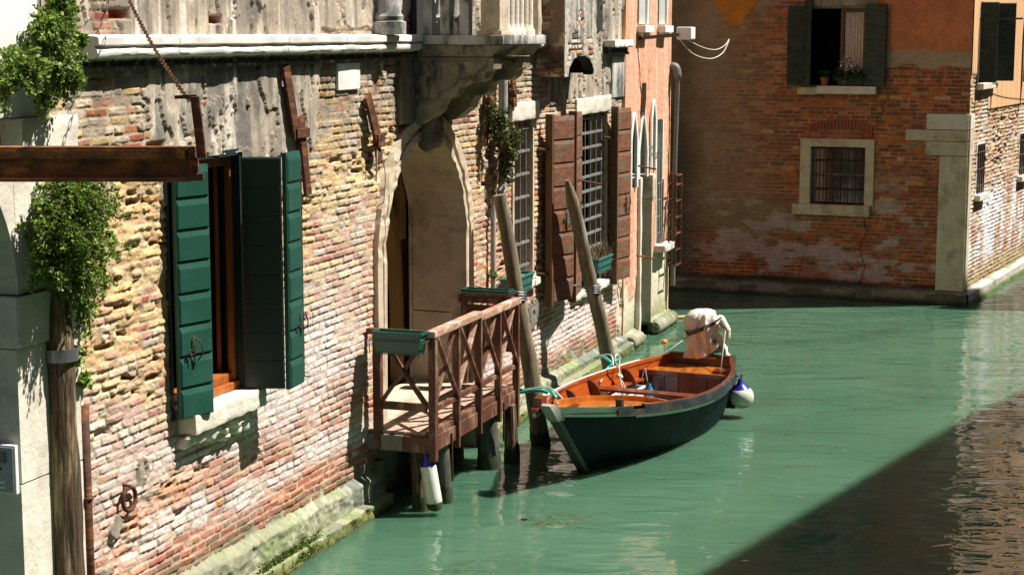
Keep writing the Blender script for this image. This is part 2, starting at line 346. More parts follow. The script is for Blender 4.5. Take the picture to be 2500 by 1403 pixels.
PAL = dict(red=(.38, .10, .055), brown=(.24, .11, .07), orange=(.48, .185, .075), pink=(.46, .235, .165), yellow=(.52, .37, .17), pale=(.53, .42, .31), grey=(.33, .285, .225), dark=(.13, .11, .09))
PN = list(PAL); PC = np.array([PAL[k] for k in PN])
def bricks(S, Z, wz, wt, ch=.066, L=.25, joint=.008, wob=.012, depth=.011, prot=.005, ero=None, seed=0, mortar=(.5, .44, .35), mv=.3, missing=0):
    """height and colour of brickwork. wz: heights, wt: rows of palette weights; ero: 0..1 decay"""
    Zw = Z+wob*(fbm(S*1.3, Z*1.3, seed+1, 3)-.5)*2+.006*(vn(S*9, Z*9, seed+2)-.5)
    Sw = S+.014*(vn(S*5, Z*12, seed+3)-.5)
    row = np.floor(Zw/ch); v = Zw/ch-row
    rh = hsh(row, row*0, seed+4); u0 = Sw/L+.5*(row % 2)+(rh-.5)*.5
    col = np.floor(u0); jit = (hsh(col, row, seed+5)-.5)*.22; jit2 = (hsh(col+1, row, seed+5)-.5)*.22
    hd = hsh(col, row, seed+6) < .28
    f = (u0-col-jit)/(1+jit2-jit)
    lo = f < 0; col = np.where(lo, col-1, col); f = np.where(lo, 1+f, f)
    f = np.clip(f, 0, 1); half = np.floor(f*2); sub = np.where(hd, half, 0); ff = np.where(hd, f*2-half, f); LL = np.where(hd, L/2, L)
    ida = col*2+sub
    du = np.minimum(ff, 1-ff)*LL; dv = np.minimum(v, 1-v)*ch
    E = np.zeros_like(S) if ero is None else ero
    nz_ = fbm(S*40, Z*40, seed+7, 3)
    jw = joint*(.5+.35*hsh(ida, row, seed+8))+E*.008*nz_
    nze = (nz_-.5)*(.011+.018*E)
    # rounded rectangle distance
    rr = .012+.012*E
    ax = np.maximum(rr-(du-jw), 0); ay = np.maximum(rr-(dv-jw), 0)
    e = rr-np.sqrt(ax*ax+ay*ay)+nze
    face = sst(0, .010+.008*E, e)
    tz = np.interp(Z, wz, np.arange(len(wz))); r = hsh(ida, row, seed+9)
    wt = np.array(wt, float); wt = wt/wt.sum(1, keepdims=True); cum = np.cumsum(wt, 1)
    i0 = np.floor(np.clip(tz+(hsh(ida, row, seed+10)-.5)*1.0, 0, len(wz)-1)).astype(int)
    ci = (r[..., None] > cum[i0]).sum(-1).clip(0, len(PN)-1)
    C = PC[ci]*(.84+.32*hsh(ida, row, seed+11))[..., None]
    C = C*(1+.5*(fbm(S*22, Z*22, seed+12, 3)-.5))[..., None]
    tilt = (hsh(ida, row, seed+13)-.5)*.012*(ff-.5)*2+(hsh(ida, row, seed+14)-.5)*.008*(v-.5)*2
    pr = (hsh(ida, row, seed+15)-.5)*2*prot*(1+2.5*E)+tilt*(1+E)
    surf = (fbm(S*30, Z*45, seed+16, 3)-.5)*(.009+.016*E)+(fbm(S*12, Z*16, seed+21, 2)-.5)*.012*E
    lost = (hsh(ida, row, seed+17) < missing+E*.30)
    H = -depth*(1-face)+face*(pr+surf)-(1-face)*(nz_-.5)*.008-lost*face*(.045+.03*nz_)
    H = H-E*.05*sst(.4, .7, fbm(S*3, Z*5, seed+18, 3))
    deep = sst(.35, .65, fbm(S*3, Z*5, seed+20, 3)); H = H+(1-face)*depth*.65*(1-deep)
    Mc = np.array(mortar)*(1-.30*deep)[..., None]*(1+mv*(fbm(S*12, Z*12, seed+19, 3)-.5)*2)[..., None]
    m = (1-face)
    m = np.maximum(m, lost*.6)
    return H, C*(1-m[..., None])+Mc*m[..., None], face, (ida, row)
# ================================================================== WATER, GROUND
mb = MB(); mb.box(Fr((0, 0, 0), (1, 0)), -60, 80, -120, 30, -5, 0)
w_ = mb.build('canal_water', M_WATER); w_['kind'] = 'structure'

# ================================================================== LEFT HOUSE
house = empty('weathered_house', 'crumbling brick canal house with balcony, arched water door and peeling grey plaster', 'house', FL.P(4, 0, 0))
ARC_S, ARC_R, ARC_Z = 3.665, 1.265, 2.32
def arch_pts(r, zb, n=56, cs=ARC_S, cz=ARC_Z, k=1.06):
    p = [(cs-r, zb)]
    for i in range(n+1):
        a = math.pi-math.pi*i/n; p.append((cs+r*math.cos(a), cz+r*k*math.sin(a)))
    p.append((cs+r, zb)); return p
def ztop(S): return np.interp(S, [-3, -1.4, 2, 6.5, 10.8, 12], [.42, .40, .35, .30, .22, .2])
def left_fn(S, Z):
    big = fbm(S*.9, Z*.9, 31, 4); med = fbm(S*3, Z*3, 32, 4); fin = fbm(S*11, Z*11, 33, 4)
    ero = (1.15*blob(S, Z, -1.75, 2.75, .45, .75)+1.0*blob(S, Z, -2.35, 2.55, .35, .5)+.9*blob(S, Z, -2.1, 2.05, .5, .25)
           + 1.2*blob(S, Z, .55, 2.9, .5, .45)+.9*blob(S, Z, 1.25, 3.15, .6, .22)+1.0*blob(S, Z, 2.65, 3.35, .5, .32)+.8*blob(S, Z, 2.2, 3.6, .3, .3)
           + .75*blob(S, Z, -1.2, 1.12, .6, .1)+.85*blob(S, Z, -1.9, .95, .5, .14)+.8*blob(S, Z, -2.2, .75, .4, .1)
           + .9*blob(S, Z, 5.6, 3.0, .3, .6)+.8*blob(S, Z, 6.0, 2.1, .35, .4)+.8*blob(S, Z, 7.2, 1.35, .6, .25)+.7*blob(S, Z, 9.2, .95, .6, .15)+.8*blob(S, Z, 7.0, 3.85, .4, .15))
    ero = np.clip(ero*(.1+2.0*(med-.30)), 0, .62)*sst(.35, .55, med+ero*.12)
    #          red brown orange pink yellow pale grey dark
    wz = [.3, .75, 1.15, 1.6, 2.2, 3.0, 3.5, 4.2, 5.2]
    wt = [[9, 2, 1, .8, 0, 0, 0, 0], [6, 1.8, 2.4, 2.4, .1, .3, 0, 0], [2.8, 1.2, 2.6, 4.6, .5, .8, .1, 0], [1.4, .7, 2.0, 5, 1.4, 1.6, .2, 0], [.7, .4, 1.6, 4.4, 3.6, 2.0, .3, 0],
          [.1, .1, .8, 2.0, 5, 4, .6, 0], [.15, .1, .4, 1.2, 2.2, 5.5, 2, 0], [.15, .15, .3, .5, 1, 5, 4, .2], [.6, .3, .5, .6, .6, 4, 4, .5]]
    H, C, face, ids = bricks(S, Z, wz, wt, ch=.0655, ero=ero, seed=100, mortar=(.46, .36, .25))
    # decayed parts are rubbed down to yellow and orange
    C = mixc(C, (.60, .38, .14), np.clip(ero*1.2, 0, .5)*sst(1.3, 1.9, Z)*(S < 5)*(.4+.9*fin))
    C = mixc(C, (.56, .20, .075), np.clip(ero, 0, .6)*(1-sst(1.1, 1.6, Z)))
    # salt bloom
    line = .40-.013*S
    n2 = fbm(S*1.6, Z*5, 41, 4); n3 = fbm(S*26, Z*26, 42, 3)
    salt = .95*np.exp(-((Z-line-.40-.2*(big-.5))/.13)**2)*sst(.32, .55, n2+.06)
    salt += .95*blob(S, Z, -.6, 1.45, 1.0, .28)+.95*blob(S, Z, .55, 1.55, .9, .42)+.38*blob(S, Z, 1.5, 1.75, .9, .5)+.5*blob(S, Z, -1.6, 1.4, .6, .12)
    salt += 1.0*blob(S, Z, -.62, 1.36, .6, .13)+.5*blob(S, Z, -2.3, 1.5, .5, .6)
    salt += .8*sst(5.6, 6.6, S)*blob(S, Z, 8.3, .95, 2.6, .36)+.22*blob(S, Z, 2, 2.4, 1.2, .8)
    salt = np.clip((salt+.02)*(.35+1.25*n2)*(.55+.9*n3)*(1.15-.45*(ids[0] % 3 == 0)), 0, .88)
    C = mixc(C, (.76, .70, .70), salt*.9*(.12+.82*face))
    # sooty weathering high up
    st = fbm(S*7, Z*1.1, 44, 4)
    soot = np.clip(sst(3.15, 4.2, Z)*(.15+1.3*(st-.32)), 0, .55)*(1-np.clip(ero, 0, 1)*.6)
    C = C*(1-soot*.85)[..., None]
    # remaining render
    e1 = fbm(S*2.2, Z*2.2, 51, 5); e2 = fbm(S*9, Z*6, 52, 4)
    z1 = sst(-2.35, -1.7, S)*(1-sst(.95, 1.6, S))*sst(3.25, 3.7, Z+.25*(S < .3)*(S > -1.5))
    z2 = .55*sst(1.0, 2.0, S)*(1-sst(2.6, 3.2, S))*sst(3.6, 4.1, Z)
    z3 = .93*sst(4.45, 4.6, Z)*(1-.35*blob(S, Z, -1.9, 4.75, .5, .2))
    z4 = .9*sst(7.4, 7.8, S)*sst(3.45, 3.7, Z)
    z5 = .8*blob(S, Z, 10.75, 3.9, .35, .5)+.8*sst(10.75, 10.95, S)*(1-sst(1.1, 1.5, Z))+.75*blob(S, Z, 7.15, 1.2, .5, .4)
    z6 = .62*sst(5.0, 5.2, S)*(1-sst(6.2, 6.5, S))*blob(S, Z, 5.75, 3.3, .35, .8)
    pl = np.maximum.reduce([z1, z2, z3, z4, z5, z6, .62*blob(S, Z, -2.3, 1.05, .3, .18), .6*blob(S, Z, -1.9, 1.35, .12, .2), .55*blob(S, Z, -2.4, .72, .3, .1)])
    pm = sst(.50, .53, pl*.78+(e1-.5)*1.0+(e2-.5)*.35)
    flake = sst(.56, .58, fbm(S*6, Z*2.4, 53, 5))
    ph = .014+(e1-.5)*.03+(fin-.5)*.012-.020*flake
    H = H*(1-pm)+ph*pm
    strk = fbm(S*14, Z*.9, 55, 4)
    pc = mixc(np.ones(S.shape+(3,))*np.array((.44, .37, .28)), (.29, .24, .18), sst(.42, .6, e1)*.8)
    pc = mixc(pc, (.20, .18, .15), sst(.52, .66, strk)*.7)
    pc = mixc(pc, (.60, .54, .45), sst(.60, .72, fbm(S*9, Z*.9, 57, 4))*.8)
    pc = mixc(pc, (.12, .11, .10), sst(.52, .66, fbm(S*5, Z*2.2, 56, 5))*.7)
    pc = pc*(.85+.3*fin)[..., None]
    pc = mixc(pc, (.68, .56, .44), np.clip(sst(9, 10, S)*(1-sst(2, 3, Z)), 0, .8))
    C = C*(1-pm[..., None])+pc*pm[..., None]
    # green and black stain just over the footing
    wet = np.clip(1-(Z-line)/.16, 0, 1)*(.2+fbm(S*3, Z*8, 58, 3))
    C = mixc(C, (.10, .11, .06), np.clip(wet, 0, .7))
    H = H+.025*(fbm(S*.5, Z*.5, 59, 2)-.5)
    # lost bricks
    for (a, b, ra, rb) in ((-2.0, 4.63, .10, .035), (-.62, 4.6, .07, .03), (-1.93, 4.79, .14, .03), (-1.55, 3.66, .12, .05)):
        k = np.exp(-np.maximum(np.abs((S-a)/ra), np.abs((Z-b)/rb))**6); H = H-.10*k; C = mixc(C, (.50, .17, .07), k*.9)
    return H, C
def left_keep(S, Z):
    k = Z > ztop(S)-.05
    k &= ~((S > -1.43) & (S < -.26) & (Z > 1.62) & (Z < 3.56))
    x = (S-ARC_S); zz = np.where(np.abs(x) < ARC_R, ARC_Z+1.06*np.sqrt(np.maximum(ARC_R**2-x**2, 0)), -1)
    k &= ~((np.abs(x) < ARC_R) & (Z < zz))
    k &= ~((S > 6.38) & (S < 7.12) & (Z > 1.60) & (Z < 3.50))
    k &= ~((S > 8.72) & (S < 10.33) & (Z > 1.16) & (Z < 3.46))
    return k
ss = [-2.95]
while ss[-1] < 11.09: ss.append(ss[-1]+np.interp(ss[-1], [-3, 3, 11], [.0085, .011, .017]))
zs = np.arange(.12, 5.25, .0072)
heightwall('brick_wall', FL, ss, zs, left_fn, M_WALL, house, left_keep)
# upper storeys beyond the top of the view, and the body of the house behind the facade
mb = MB(); mb.box(FL, -2.95, 11.08, -.45, -.02, 5.24, 15); mb.box(FL, -28, -2.95, -.45, -.02, 5.24, 15); mb.box(FL, -28, -5.45, -.45, -.02, -.3, 5.24)  # unseen row behind the viewer and extra height added to block sky
mb.build('upper_wall', simple('upper_render', (.42, .34, .26), (.3, .22, .15), 1.5, .9, .3), house)
mb = MB(); mb.box(FL, -28, 13.75, -6, .35, 15, 15.2); mb.build('roof', M_ROOF, house)
mb = MB(); mb.box(FL, -5.6, 13.7, -6, -3.2, -.5, 15); mb.box(FL, 13.45, 13.7, -3.2, -.1, -.5, 15); mb.build('rear_wall', M_SHADEH, house)
# footing with algae
def foot_fn(S, Z):
    top = ztop(S)+.02
    ledge = np.where(Z < .13, .17, .085)-sst(top-.06, top+.02, Z)*.09
    blk = np.floor(S/.9+.37*np.floor(Z/.28)); fb = S/.9+.37*np.floor(Z/.28)-blk
    jt = np.exp(-(np.minimum(fb, 1-fb)*.9/.012)**2)
    n = fbm(S*4, Z*7, 71, 5); f = fbm(S*22, Z*22, 72, 3)
    H = ledge+(n-.5)*.07+(f-.5)*.02-.03*jt
    C = np.ones(S.shape+(3,))*np.array((.25, .25, .165))
    C = mixc(C, (.20, .25, .10), sst(.42, .62, fbm(S*2, Z*4, 73, 4))*.85)
    C = mixc(C, (.14, .15, .14), sst(.5, .68, fbm(S*1.2+4, Z*4, 74, 4))*.8)
    C = mixc(C, (.42, .40, .30), sst(.56, .7, fbm(S*7, Z*9, 75, 4))*.6*(Z > .1))
    C = mixc(C, (.16, .17, .035), (1-sst(.04, .16, Z))*.85)
    C = mixc(C, (.03, .035, .015), (1-sst(-.02, .05, Z))*.9)
    return H, C*(.7+.6*f)[..., None]
for a, b in ((-3.4, 2.38), (4.95, 11.75)):
    heightwall('stone_footing', FL, np.arange(a, b, .018), np.arange(-.3, .46, .012), foot_fn, M_WALL, house)
mb = MB(); mb.box(FL, 2.36, 4.98, -.5, -.12, -.4, .72); mb.box(FL, 2.3, 2.4, -.5, .08, -.4, .45); mb.box(FL, 4.92, 5.0, -.5, .08, -.4, .45)
mb.build('door_footing', M_DARKSTONE, house)

# moulded string course
prof = [(-.05, 4.235), (.045, 4.24), (.05, 4.262), (.015, 4.275), (.02, 4.30), (.05, 4.322), (.09, 4.328), (.125, 4.335), (.138, 4.355), (.136, 4.38), (.12, 4.395), (.11, 4.402), (.112, 4.408), (.13, 4.412), (.145, 4.42), (.148, 4.465), (.135, 4.475), (-.05, 4.49)]
cornices = []
for a, b in ((-2.5, -1.42), (-1.41, .35), (.36, 1.5), (1.51, 3.28), (7.02, 7.25)):
    cornice = MB()
    n = max(2, int((b-a)/.06)); L_ = []
    for i in range(n+1):
        s = a+(b-a)*i/n
        for (u, z) in prof:
            d = .008*mnoise.fractal(Vector((s*5, u*20, z*12)), 1, 2, 3); L_.append(FL.P(s, u+d, z+d*.7))
    k = len(prof); cornice.add(L_, [(i*k+j, i*k+j+1, (i+1)*k+j+1, (i+1)*k+j) for i in range(n) for j in range(k-1)]+[tuple(range(k)), tuple(range(n*k, n*k+k))[::-1]]); cornices.append(cornice)
def cornice_mat():
    m, N, L, P = nm('graded_cornice_stone')
    tc = N.new('ShaderNodeTexCoord'); sx = N.new('ShaderNodeSeparateXYZ'); L.new(tc.outputs['Object'], sx.inputs[0])
    n1 = N.new('ShaderNodeTexNoise'); n1.inputs['Scale'].default_value = 9; n1.inputs['Detail'].default_value = 8
    mp = N.new('ShaderNodeMapping'); mp.inputs['Scale'].default_value = (2, 2, .4); L.new(tc.outputs['Object'], mp.inputs[0]); L.new(mp.outputs[0], n1.inputs['Vector'])
    # lower mouldings coloured darker than the pale upper rolls
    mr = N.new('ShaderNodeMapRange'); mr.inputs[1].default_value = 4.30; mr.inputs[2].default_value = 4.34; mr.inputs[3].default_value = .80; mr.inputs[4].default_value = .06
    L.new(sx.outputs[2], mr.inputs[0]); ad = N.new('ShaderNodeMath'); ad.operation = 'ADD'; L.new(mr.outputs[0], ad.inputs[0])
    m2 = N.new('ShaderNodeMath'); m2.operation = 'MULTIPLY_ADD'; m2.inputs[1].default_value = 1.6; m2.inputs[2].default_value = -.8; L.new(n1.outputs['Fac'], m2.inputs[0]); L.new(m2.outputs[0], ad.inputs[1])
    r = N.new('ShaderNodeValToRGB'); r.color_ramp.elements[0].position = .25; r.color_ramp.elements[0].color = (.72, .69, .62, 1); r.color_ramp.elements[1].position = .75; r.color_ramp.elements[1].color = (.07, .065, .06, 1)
    L.new(ad.outputs[0], r.inputs[0]); L.new(r.outputs[0], P.inputs['Base Color']); P.inputs['Roughness'].default_value = .9
    b = N.new('ShaderNodeBump'); b.inputs['Strength'].default_value = .5; b.inputs['Distance'].default_value = .01; L.new(n1.outputs['Fac'], b.inputs['Height']); L.new(b.outputs[0], P.inputs['Normal'])
    return m
M_CORN = cornice_mat()
for cornice in cornices: cornice.build('string_course', M_CORN, house, smooth='auto')
MB().box(FL, 1.56, 2.04, .0, .03, 3.99, 4.235, .008).build('white_plaque', M_PLASTW, house)

# window with green shutters
win = MB().box(FL, -1.43, -1.40, -.16, .005, 1.62, 3.56).box(FL, -.29, -.255, -.16, .005, 1.62, 3.56).box(FL, -1.43, -.26, -.16, .003, 3.54, 3.59).build('window_reveal', M_GREENSHADE, house)  # reveal's shade is put into its dark green colour
fw = MB().box(FL, -.335, -.292, -.11, -.06, 1.68, 3.54, .006).box(FL, -1.40, -1.32, -.14, -.07, 1.68, 3.54, .006).box(FL, -1.32, -.36, -.14, -.07, 3.46, 3.54, .006)
fw.box(FL, -1.40, -.29, -.16, -.03, 1.66, 1.72, .008).box(FL, -1.40, -.33, -.18, -.07, 1.721, 1.79, .008)
fw.box(FL, -.375, -.336, -.19, -.165, 1.8, 3.44, .006)
fw.build('window_frame', M_ORANGEW, win)
mb = MB()
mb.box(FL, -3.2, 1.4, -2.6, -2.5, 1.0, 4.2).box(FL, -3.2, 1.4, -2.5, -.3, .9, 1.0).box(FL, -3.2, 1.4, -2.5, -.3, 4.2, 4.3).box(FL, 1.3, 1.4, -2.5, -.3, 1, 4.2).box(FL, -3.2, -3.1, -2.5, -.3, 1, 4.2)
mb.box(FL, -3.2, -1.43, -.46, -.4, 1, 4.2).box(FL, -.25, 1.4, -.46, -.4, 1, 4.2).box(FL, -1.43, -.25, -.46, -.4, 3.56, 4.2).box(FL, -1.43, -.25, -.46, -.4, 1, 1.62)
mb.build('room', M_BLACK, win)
MB().rock(FL, -1.34, -.17, -.22, .15, 1.50, 1.655, .04, .009, 12, 3, .012).build('window_sill', M_STONE, win, smooth='auto')
MB().rock(FL, -1.36, -.34, -.05, .10, 1.40, 1.50, .05, .04, 9, 8, .03).rock(FL, -1.0, -.2, -.05, .065, 1.33, 1.42, .05, .04, 9, 9, .02).build('broken_sill_base', M_STONE, win, smooth='auto')
def shutter(fr, length, z0, z1, parent, mat, n, side, th=.035, name='shutter', label=None, raised=.015, gap=.006, flat=False):
    core = MB().box(fr, 0, length, -th/2, th/2, z0, z1, .003).build(name, mat, parent, label=label)
    ph = (z1-z0)/n; p = MB()
    for i in range(n):
        a = z0+i*ph+gap; b = z0+(i+1)*ph-gap
        for sg in ([side] if side else [-1, 1]):
            o0 = sg*th/2; o1 = sg*(th/2+raised)
            ch = .006 if flat else .05; cs_ = .006 if flat else .02
            q = [(.004, a, o0), (length-.004, a, o0), (length-.004, b, o0), (.004, b, o0), (cs_, a+.006, o1), (length-cs_, a+.006, o1), (length-cs_, b-ch, o1), (cs_, b-ch, o1)]
            p.add([fr.P(s, o, z) for s, z, o in q], [(0, 1, 5, 4), (1, 2, 6, 5), (2, 3, 7, 6), (3, 0, 4, 7), (4, 5, 6, 7)])
    p.build('shutter_boards', mat, core)
    return core
SZ0, SZ1 = 1.655, 3.555
fa = FL.sub(-1.45, .07, -1.115, .17)
sh = shutter(fa, .345, 1.64, 3.53, house, M_GREEN, 8, 1)
def latch(fr, s, z, n, parent, sgn=1, sc_=1):
    m = MB(); m.tube(bez([fr.P(s, n+.01, z+.09*sc_), fr.P(s+.035*sgn, n+.045, z+.05*sc_), fr.P(s+.05*sgn, n+.05, z-.03*sc_), fr.P(s+.02*sgn, n+.02, z-.09*sc_)], 5), .006, 6)
    m.bar(fr.P(s, n+.012, z+.10*sc_), fr.P(s, n+.012, z-.12*sc_), .006).torus(fr.P(s-.04*sgn, n+.02, z-.02), .02, .005, fr.N, seg=12)
    m.bar(fr.P(s-.04*sgn, n+.015, z), fr.P(s-.04*sgn, n+.015, z-.1*sc_), .005)
    return m.build('latch', M_IRON, parent, smooth=True)
latch(fa, .13, 2.16, .035, sh)
hA = FL.P(-.30, .03, 0); C_ = hA+Vector((.325, -.003, 0)); E_ = C_+Vector((.25, .968, 0))*.31
fb = Fr(hA, C_-hA); fc = Fr(C_+Vector((.012, 0, 0)), E_-C_)
sb = shutter(fb, .315, SZ0, SZ1-.03, house, M_GREENSHADE, 8, 0, name='shutter', raised=.006, flat=True, label='dark shaded shutter leaf standing square to the wall')
MB().box(fb, .0, .02, .02, .028, SZ0+.02, SZ1-.06).bar(fb.P(.04, .03, 2.35), fb.P(.04, .03, 3.3), .004).build('hinge_strap', M_IRON, sb)
sc2 = shutter(fc, .305, SZ0-.01, SZ1, house, M_GREEN, 8, 1)
latch(fc, .2, 2.17, .035, sc2, 1, .8)
MB().bar(fc.P(.315, .02, 1.7), fc.P(.315, .02, 3.5), .006).tube([fc.P(.315, .02, 1.7), fc.P(.36, .04, 1.685), fc.P(.38, .05, 1.69)], .006).torus(fc.P(.33, .03, 2.2), .03, .006, fc.N).build('closing_bar', M_IRON, sc2)

# arched water door
outer = arch_pts(ARC_R, .72); inner = arch_pts(ARC_R-.17, .72)
rg = MB(); k = len(outer)
def ring(m, A, B, n0, n1):
    for i in range(len(A)-1):
        m.add([FL.P(A[i][0], n0, A[i][1]), FL.P(A[i+1][0], n0, A[i+1][1]), FL.P(A[i+1][0], n1, A[i+1][1]), FL.P(A[i][0], n1, A[i][1]),
               FL.P(B[i][0], n0, B[i][1]), FL.P(B[i+1][0], n0, B[i+1][1]), FL.P(B[i+1][0], n1, B[i+1][1]), FL.P(B[i][0], n1, B[i][1])],
              [(3, 2, 6, 7), (0, 1, 2, 3), (4, 7, 6, 5)]+([(0, 3, 7, 4)] if i == 0 else [])+([(1, 5, 6, 2)] if i == len(A)-2 else []))
ring(rg, arch_pts(ARC_R+.04, .72), arch_pts(ARC_R-.06, .72), -.05, .05); ring(rg, arch_pts(ARC_R-.055, .72), arch_pts(ARC_R-.12, .72), -.1, .015); ring(rg, arch_pts(ARC_R-.115, .72), arch_pts(ARC_R-.175, .72), -.15, .04)
def wear(m, a, f=9):
    m.v = [tuple(Vector(v)+Vector((mnoise.fractal(Vector(v)*f, 1, 2, 3), mnoise.fractal(Vector(v)*f+Vector((5, 0, 0)), 1, 2, 3), mnoise.fractal(Vector(v)*f+Vector((0, 7, 0)), 1, 2, 3)))*a) for v in m.v]
wear(rg, .022)
door = rg.build('arched_door_surround', M_JAMB, house)
rg = MB()
for a, b in ((0, 1), (1, 17), (17, 40), (40, 57), (57, 58)):
    A = inner[a:b+1]; B = arch_pts(ARC_R, .72)[a:b+1]
    if a == 0: A = [(A[0][0], .74), (A[1][0], 1.50)]; B = [(B[0][0], .74), (B[1][0], 1.50)]; ring(rg, B, A, -.62, -.04); A = [(A[0][0], 1.512), (inner[1][0], inner[1][1])]; B = [(B[0][0], 1.512), (outer[1][0], outer[1][1])]
    if a and b < 58:
        f_ = lambda L_: [(L_[0][0]+(L_[1][0]-L_[0][0])*.18, L_[0][1]+(L_[1][1]-L_[0][1])*.18)]+list(L_[1:])
        A = f_(A); B = f_(B)
    if b == 58: A = [(A[0][0], A[0][1]), (A[1][0], 1.512)]; B = [(B[0][0], B[0][1]), (B[1][0], 1.512)]; ring(rg, B, A, -.60, -.06); A = [(A[0][0], 1.50), (A[1][0], .74)]; B = [(B[0][0], 1.50), (B[1][0], .74)]
    ring(rg, B, A, -.62 if b != 58 else -.61, -.04)
wear(rg, .010, 5); rg.build('stone_jamb', M_JAMB, door)
MB().box(FL, 4.72, 4.90, -.615, -.62+.04, .74, 3.3).build('jamb_edge', M_JAMB, door)
MB().box(FL, 2.45, 4.88, -.62, .02, .66, .745).build('threshold', M_JAMB, door)
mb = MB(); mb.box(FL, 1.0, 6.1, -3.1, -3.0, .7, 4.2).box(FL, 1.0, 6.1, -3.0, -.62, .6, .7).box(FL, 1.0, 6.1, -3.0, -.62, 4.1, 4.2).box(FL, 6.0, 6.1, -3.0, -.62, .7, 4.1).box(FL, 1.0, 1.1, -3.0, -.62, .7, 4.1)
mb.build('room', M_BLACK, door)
mb = MB(); mb.box(FL, 4.3, 5.2, -.86, -.76, 2.30, 3.9); mb.box(FL, 4.55, 4.7, -.77, -.64, 2.3, 3.6); mb.build('inner_ochre_wall', M_ROOM, door)
mb = MB(); mb.prism(FL, [(4.56, .75), (4.56, 1.6), (4.5, 2.1), (4.4, 2.4), (4.2, 2.75), (3.9, 3.1), (3.9, 3.2), (4.3, 2.85), (4.55, 2.45), (4.62, 2.1), (4.66, 1.6), (4.66, .75)], -.78, -.66); mb.build('inner_door_arch', M_ROOM, door)
MB().box(FL, 4.66, 4.95, -.77, -.70, .75, 2.29, .01).build('inner_door_frame', M_BROWNW, door)
# wide stone band left of the door, under the balcony
MB().rock(FL, 2.98, 3.30, -.01, .05, 3.62, 4.30, .12, .01, 5, 2, .01).build('balcony_wall_stone', M_DARKSTONE, house, smooth='auto')

# balcony on two consoles
bal = MB()
bal.rock(FL, 3.30, 4.62, -.1, .97, 4.385, 4.475, .09, .006, 6, 2, .008)
bal.build('balcony_slab', M_STONEG, house, smooth='auto', label='stained stone balcony slab')
MB().prism(Fr(FL.P(3.33, 0, 0), FL.N), [(0, 4.27), (.84, 4.27), (.95, 4.38), (0, 4.38)], .0, -1.24).build('balcony_cove', M_CONSOLE, house)
cp = [(-.05, 4.26), (.86, 4.26), (.86, 4.20), (.85, 4.15), (.82, 4.145), (.78, 4.12), (.76, 4.06), (.70, 4.02), (.62, 4.03), (.54, 4.0), (.50, 3.97), (.47, 3.90), (.40, 3.86), (.34, 3.865), (.30, 3.80), (.28, 3.74), (.20, 3.68), (.12, 3.62), (-.05, 3.58)]
for i, s in enumerate((3.34, 4.22)):
    m = MB(); m.sprism(FL, cp, s, s+.24)
    m.sprism(FL, [(-.05, 4.22), (.80, 4.22), (.76, 4.17), (.70, 4.13), (.66, 4.07), (.5, 4.06), (.44, 3.98), (.3, 3.93), (.26, 3.86), (-.05, 3.84)], s-.018, s+.0)
    m.build('balcony_console', M_CONSOLE, house)
kb = MB().rock(FL, 3.5, 3.86, -.02, .16, 3.36, 3.68, .06, .05, 7, 5, .05).build('keystone', M_DARKSTONE, house, smooth='auto')
def baluster(s, n, r=.045, mat=M_STONEG, top=5.6):
    return MB().lathe(FL.P(s, n, 4.475), [(r*1.35, 0), (r*1.35, .05), (r, .07), (r*.92, .12), (r*.96, .5), (r*.9, 1.1)], 14).build('baluster', mat, house, smooth='auto')
for n in (.12, .30, .50): MB().box(FL, 3.345, 3.46, n, n+.10, 4.476, 5.6, .012).build('baluster', M_STONEG, house)
MB().box(FL, 3.345, 3.60, .72, .92, 4.52, 5.6, .012).box(FL, 3.335, 3.63, .68, .94, 4.476, 4.519, .006).build('balcony_pier', M_JAMB, house)
for i in range(6): baluster(3.70+i*.145, .85, .048, (M_STONE, M_STONE, M_STONE, M_STONE, M_JAMB, M_STONE)[i])
MB().rock(FL, 4.50, 4.62, .76, .93, 4.476, 5.6, .1, .012, 8, 4, .01).build('balcony_pier', M_JAMB, house, smooth='auto')
MB().box(FL, 3.33, 4.62, .74, .97, 5.6, 5.72, .02).box(FL, 3.33, 3.5, 0, .74, 5.6, 5.72, .02).build('balcony_rail', M_STONE, house)
# column bases of the balcony door
for s in (2.55, 3.9, 4.35):
    MB().lathe(FL.P(s, .09, 4.48), [(.17, 0), (.17, .12), (.14, .13), (.15, .17), (.12, .21), (.11, .8)], 18).build('column_base', M_STONEG, house, smooth='auto')
MB().box(FL, 3.3, 4.75, -.01, .03, 4.48, 5.7).build('balcony_door', M_BLACK, house)

# wall ties and rusty ironwork
def tie(pts, w, name='wall_tie', mat=M_RUST):
    m = MB()
    for a, b in zip(pts[:-1], pts[1:]): m.beam(FL.P(*a), FL.P(*b), .035, w, upv=tuple(FL.N.cross(Vector((0, 0, 1)))), bev=.003)
    return m
def tied(p, w, extra=None):
    m = MB()
    for a, b in zip(p[:-1], p[1:]): m.beam(FL.P(*a), FL.P(*b), .03, w, upv=tuple(FL.D), bev=.003)
    if extra: m.box(FL, *extra, .004)
    return m.build('wall_tie', M_RUST, house)
tied([(.47, .05, 4.22), (.64, .06, 3.62)], .12, (.60, .84, .03, .09, 3.62, 3.70))
tied([(.72, .055, 3.80), (.86, .05, 3.12)], .11)
tied([(2.14, .05, 3.93), (2.36, .06, 3.50)], .13, (2.30, 2.46, .03, .09, 3.44, 3.56))
tied([(2.36, .05, 3.48), (2.4, .05, 3.28)], .09)
tied([(5.50, .06, 4.05), (5.30, .06, 3.30)], .10, (5.33, 5.52, .04, .1, 3.72, 3.80))
tied([(6.25, .05, 4.02), (6.27, .06, 3.66)], .12, (6.18, 6.36, .03, .09, 3.80, 3.86))
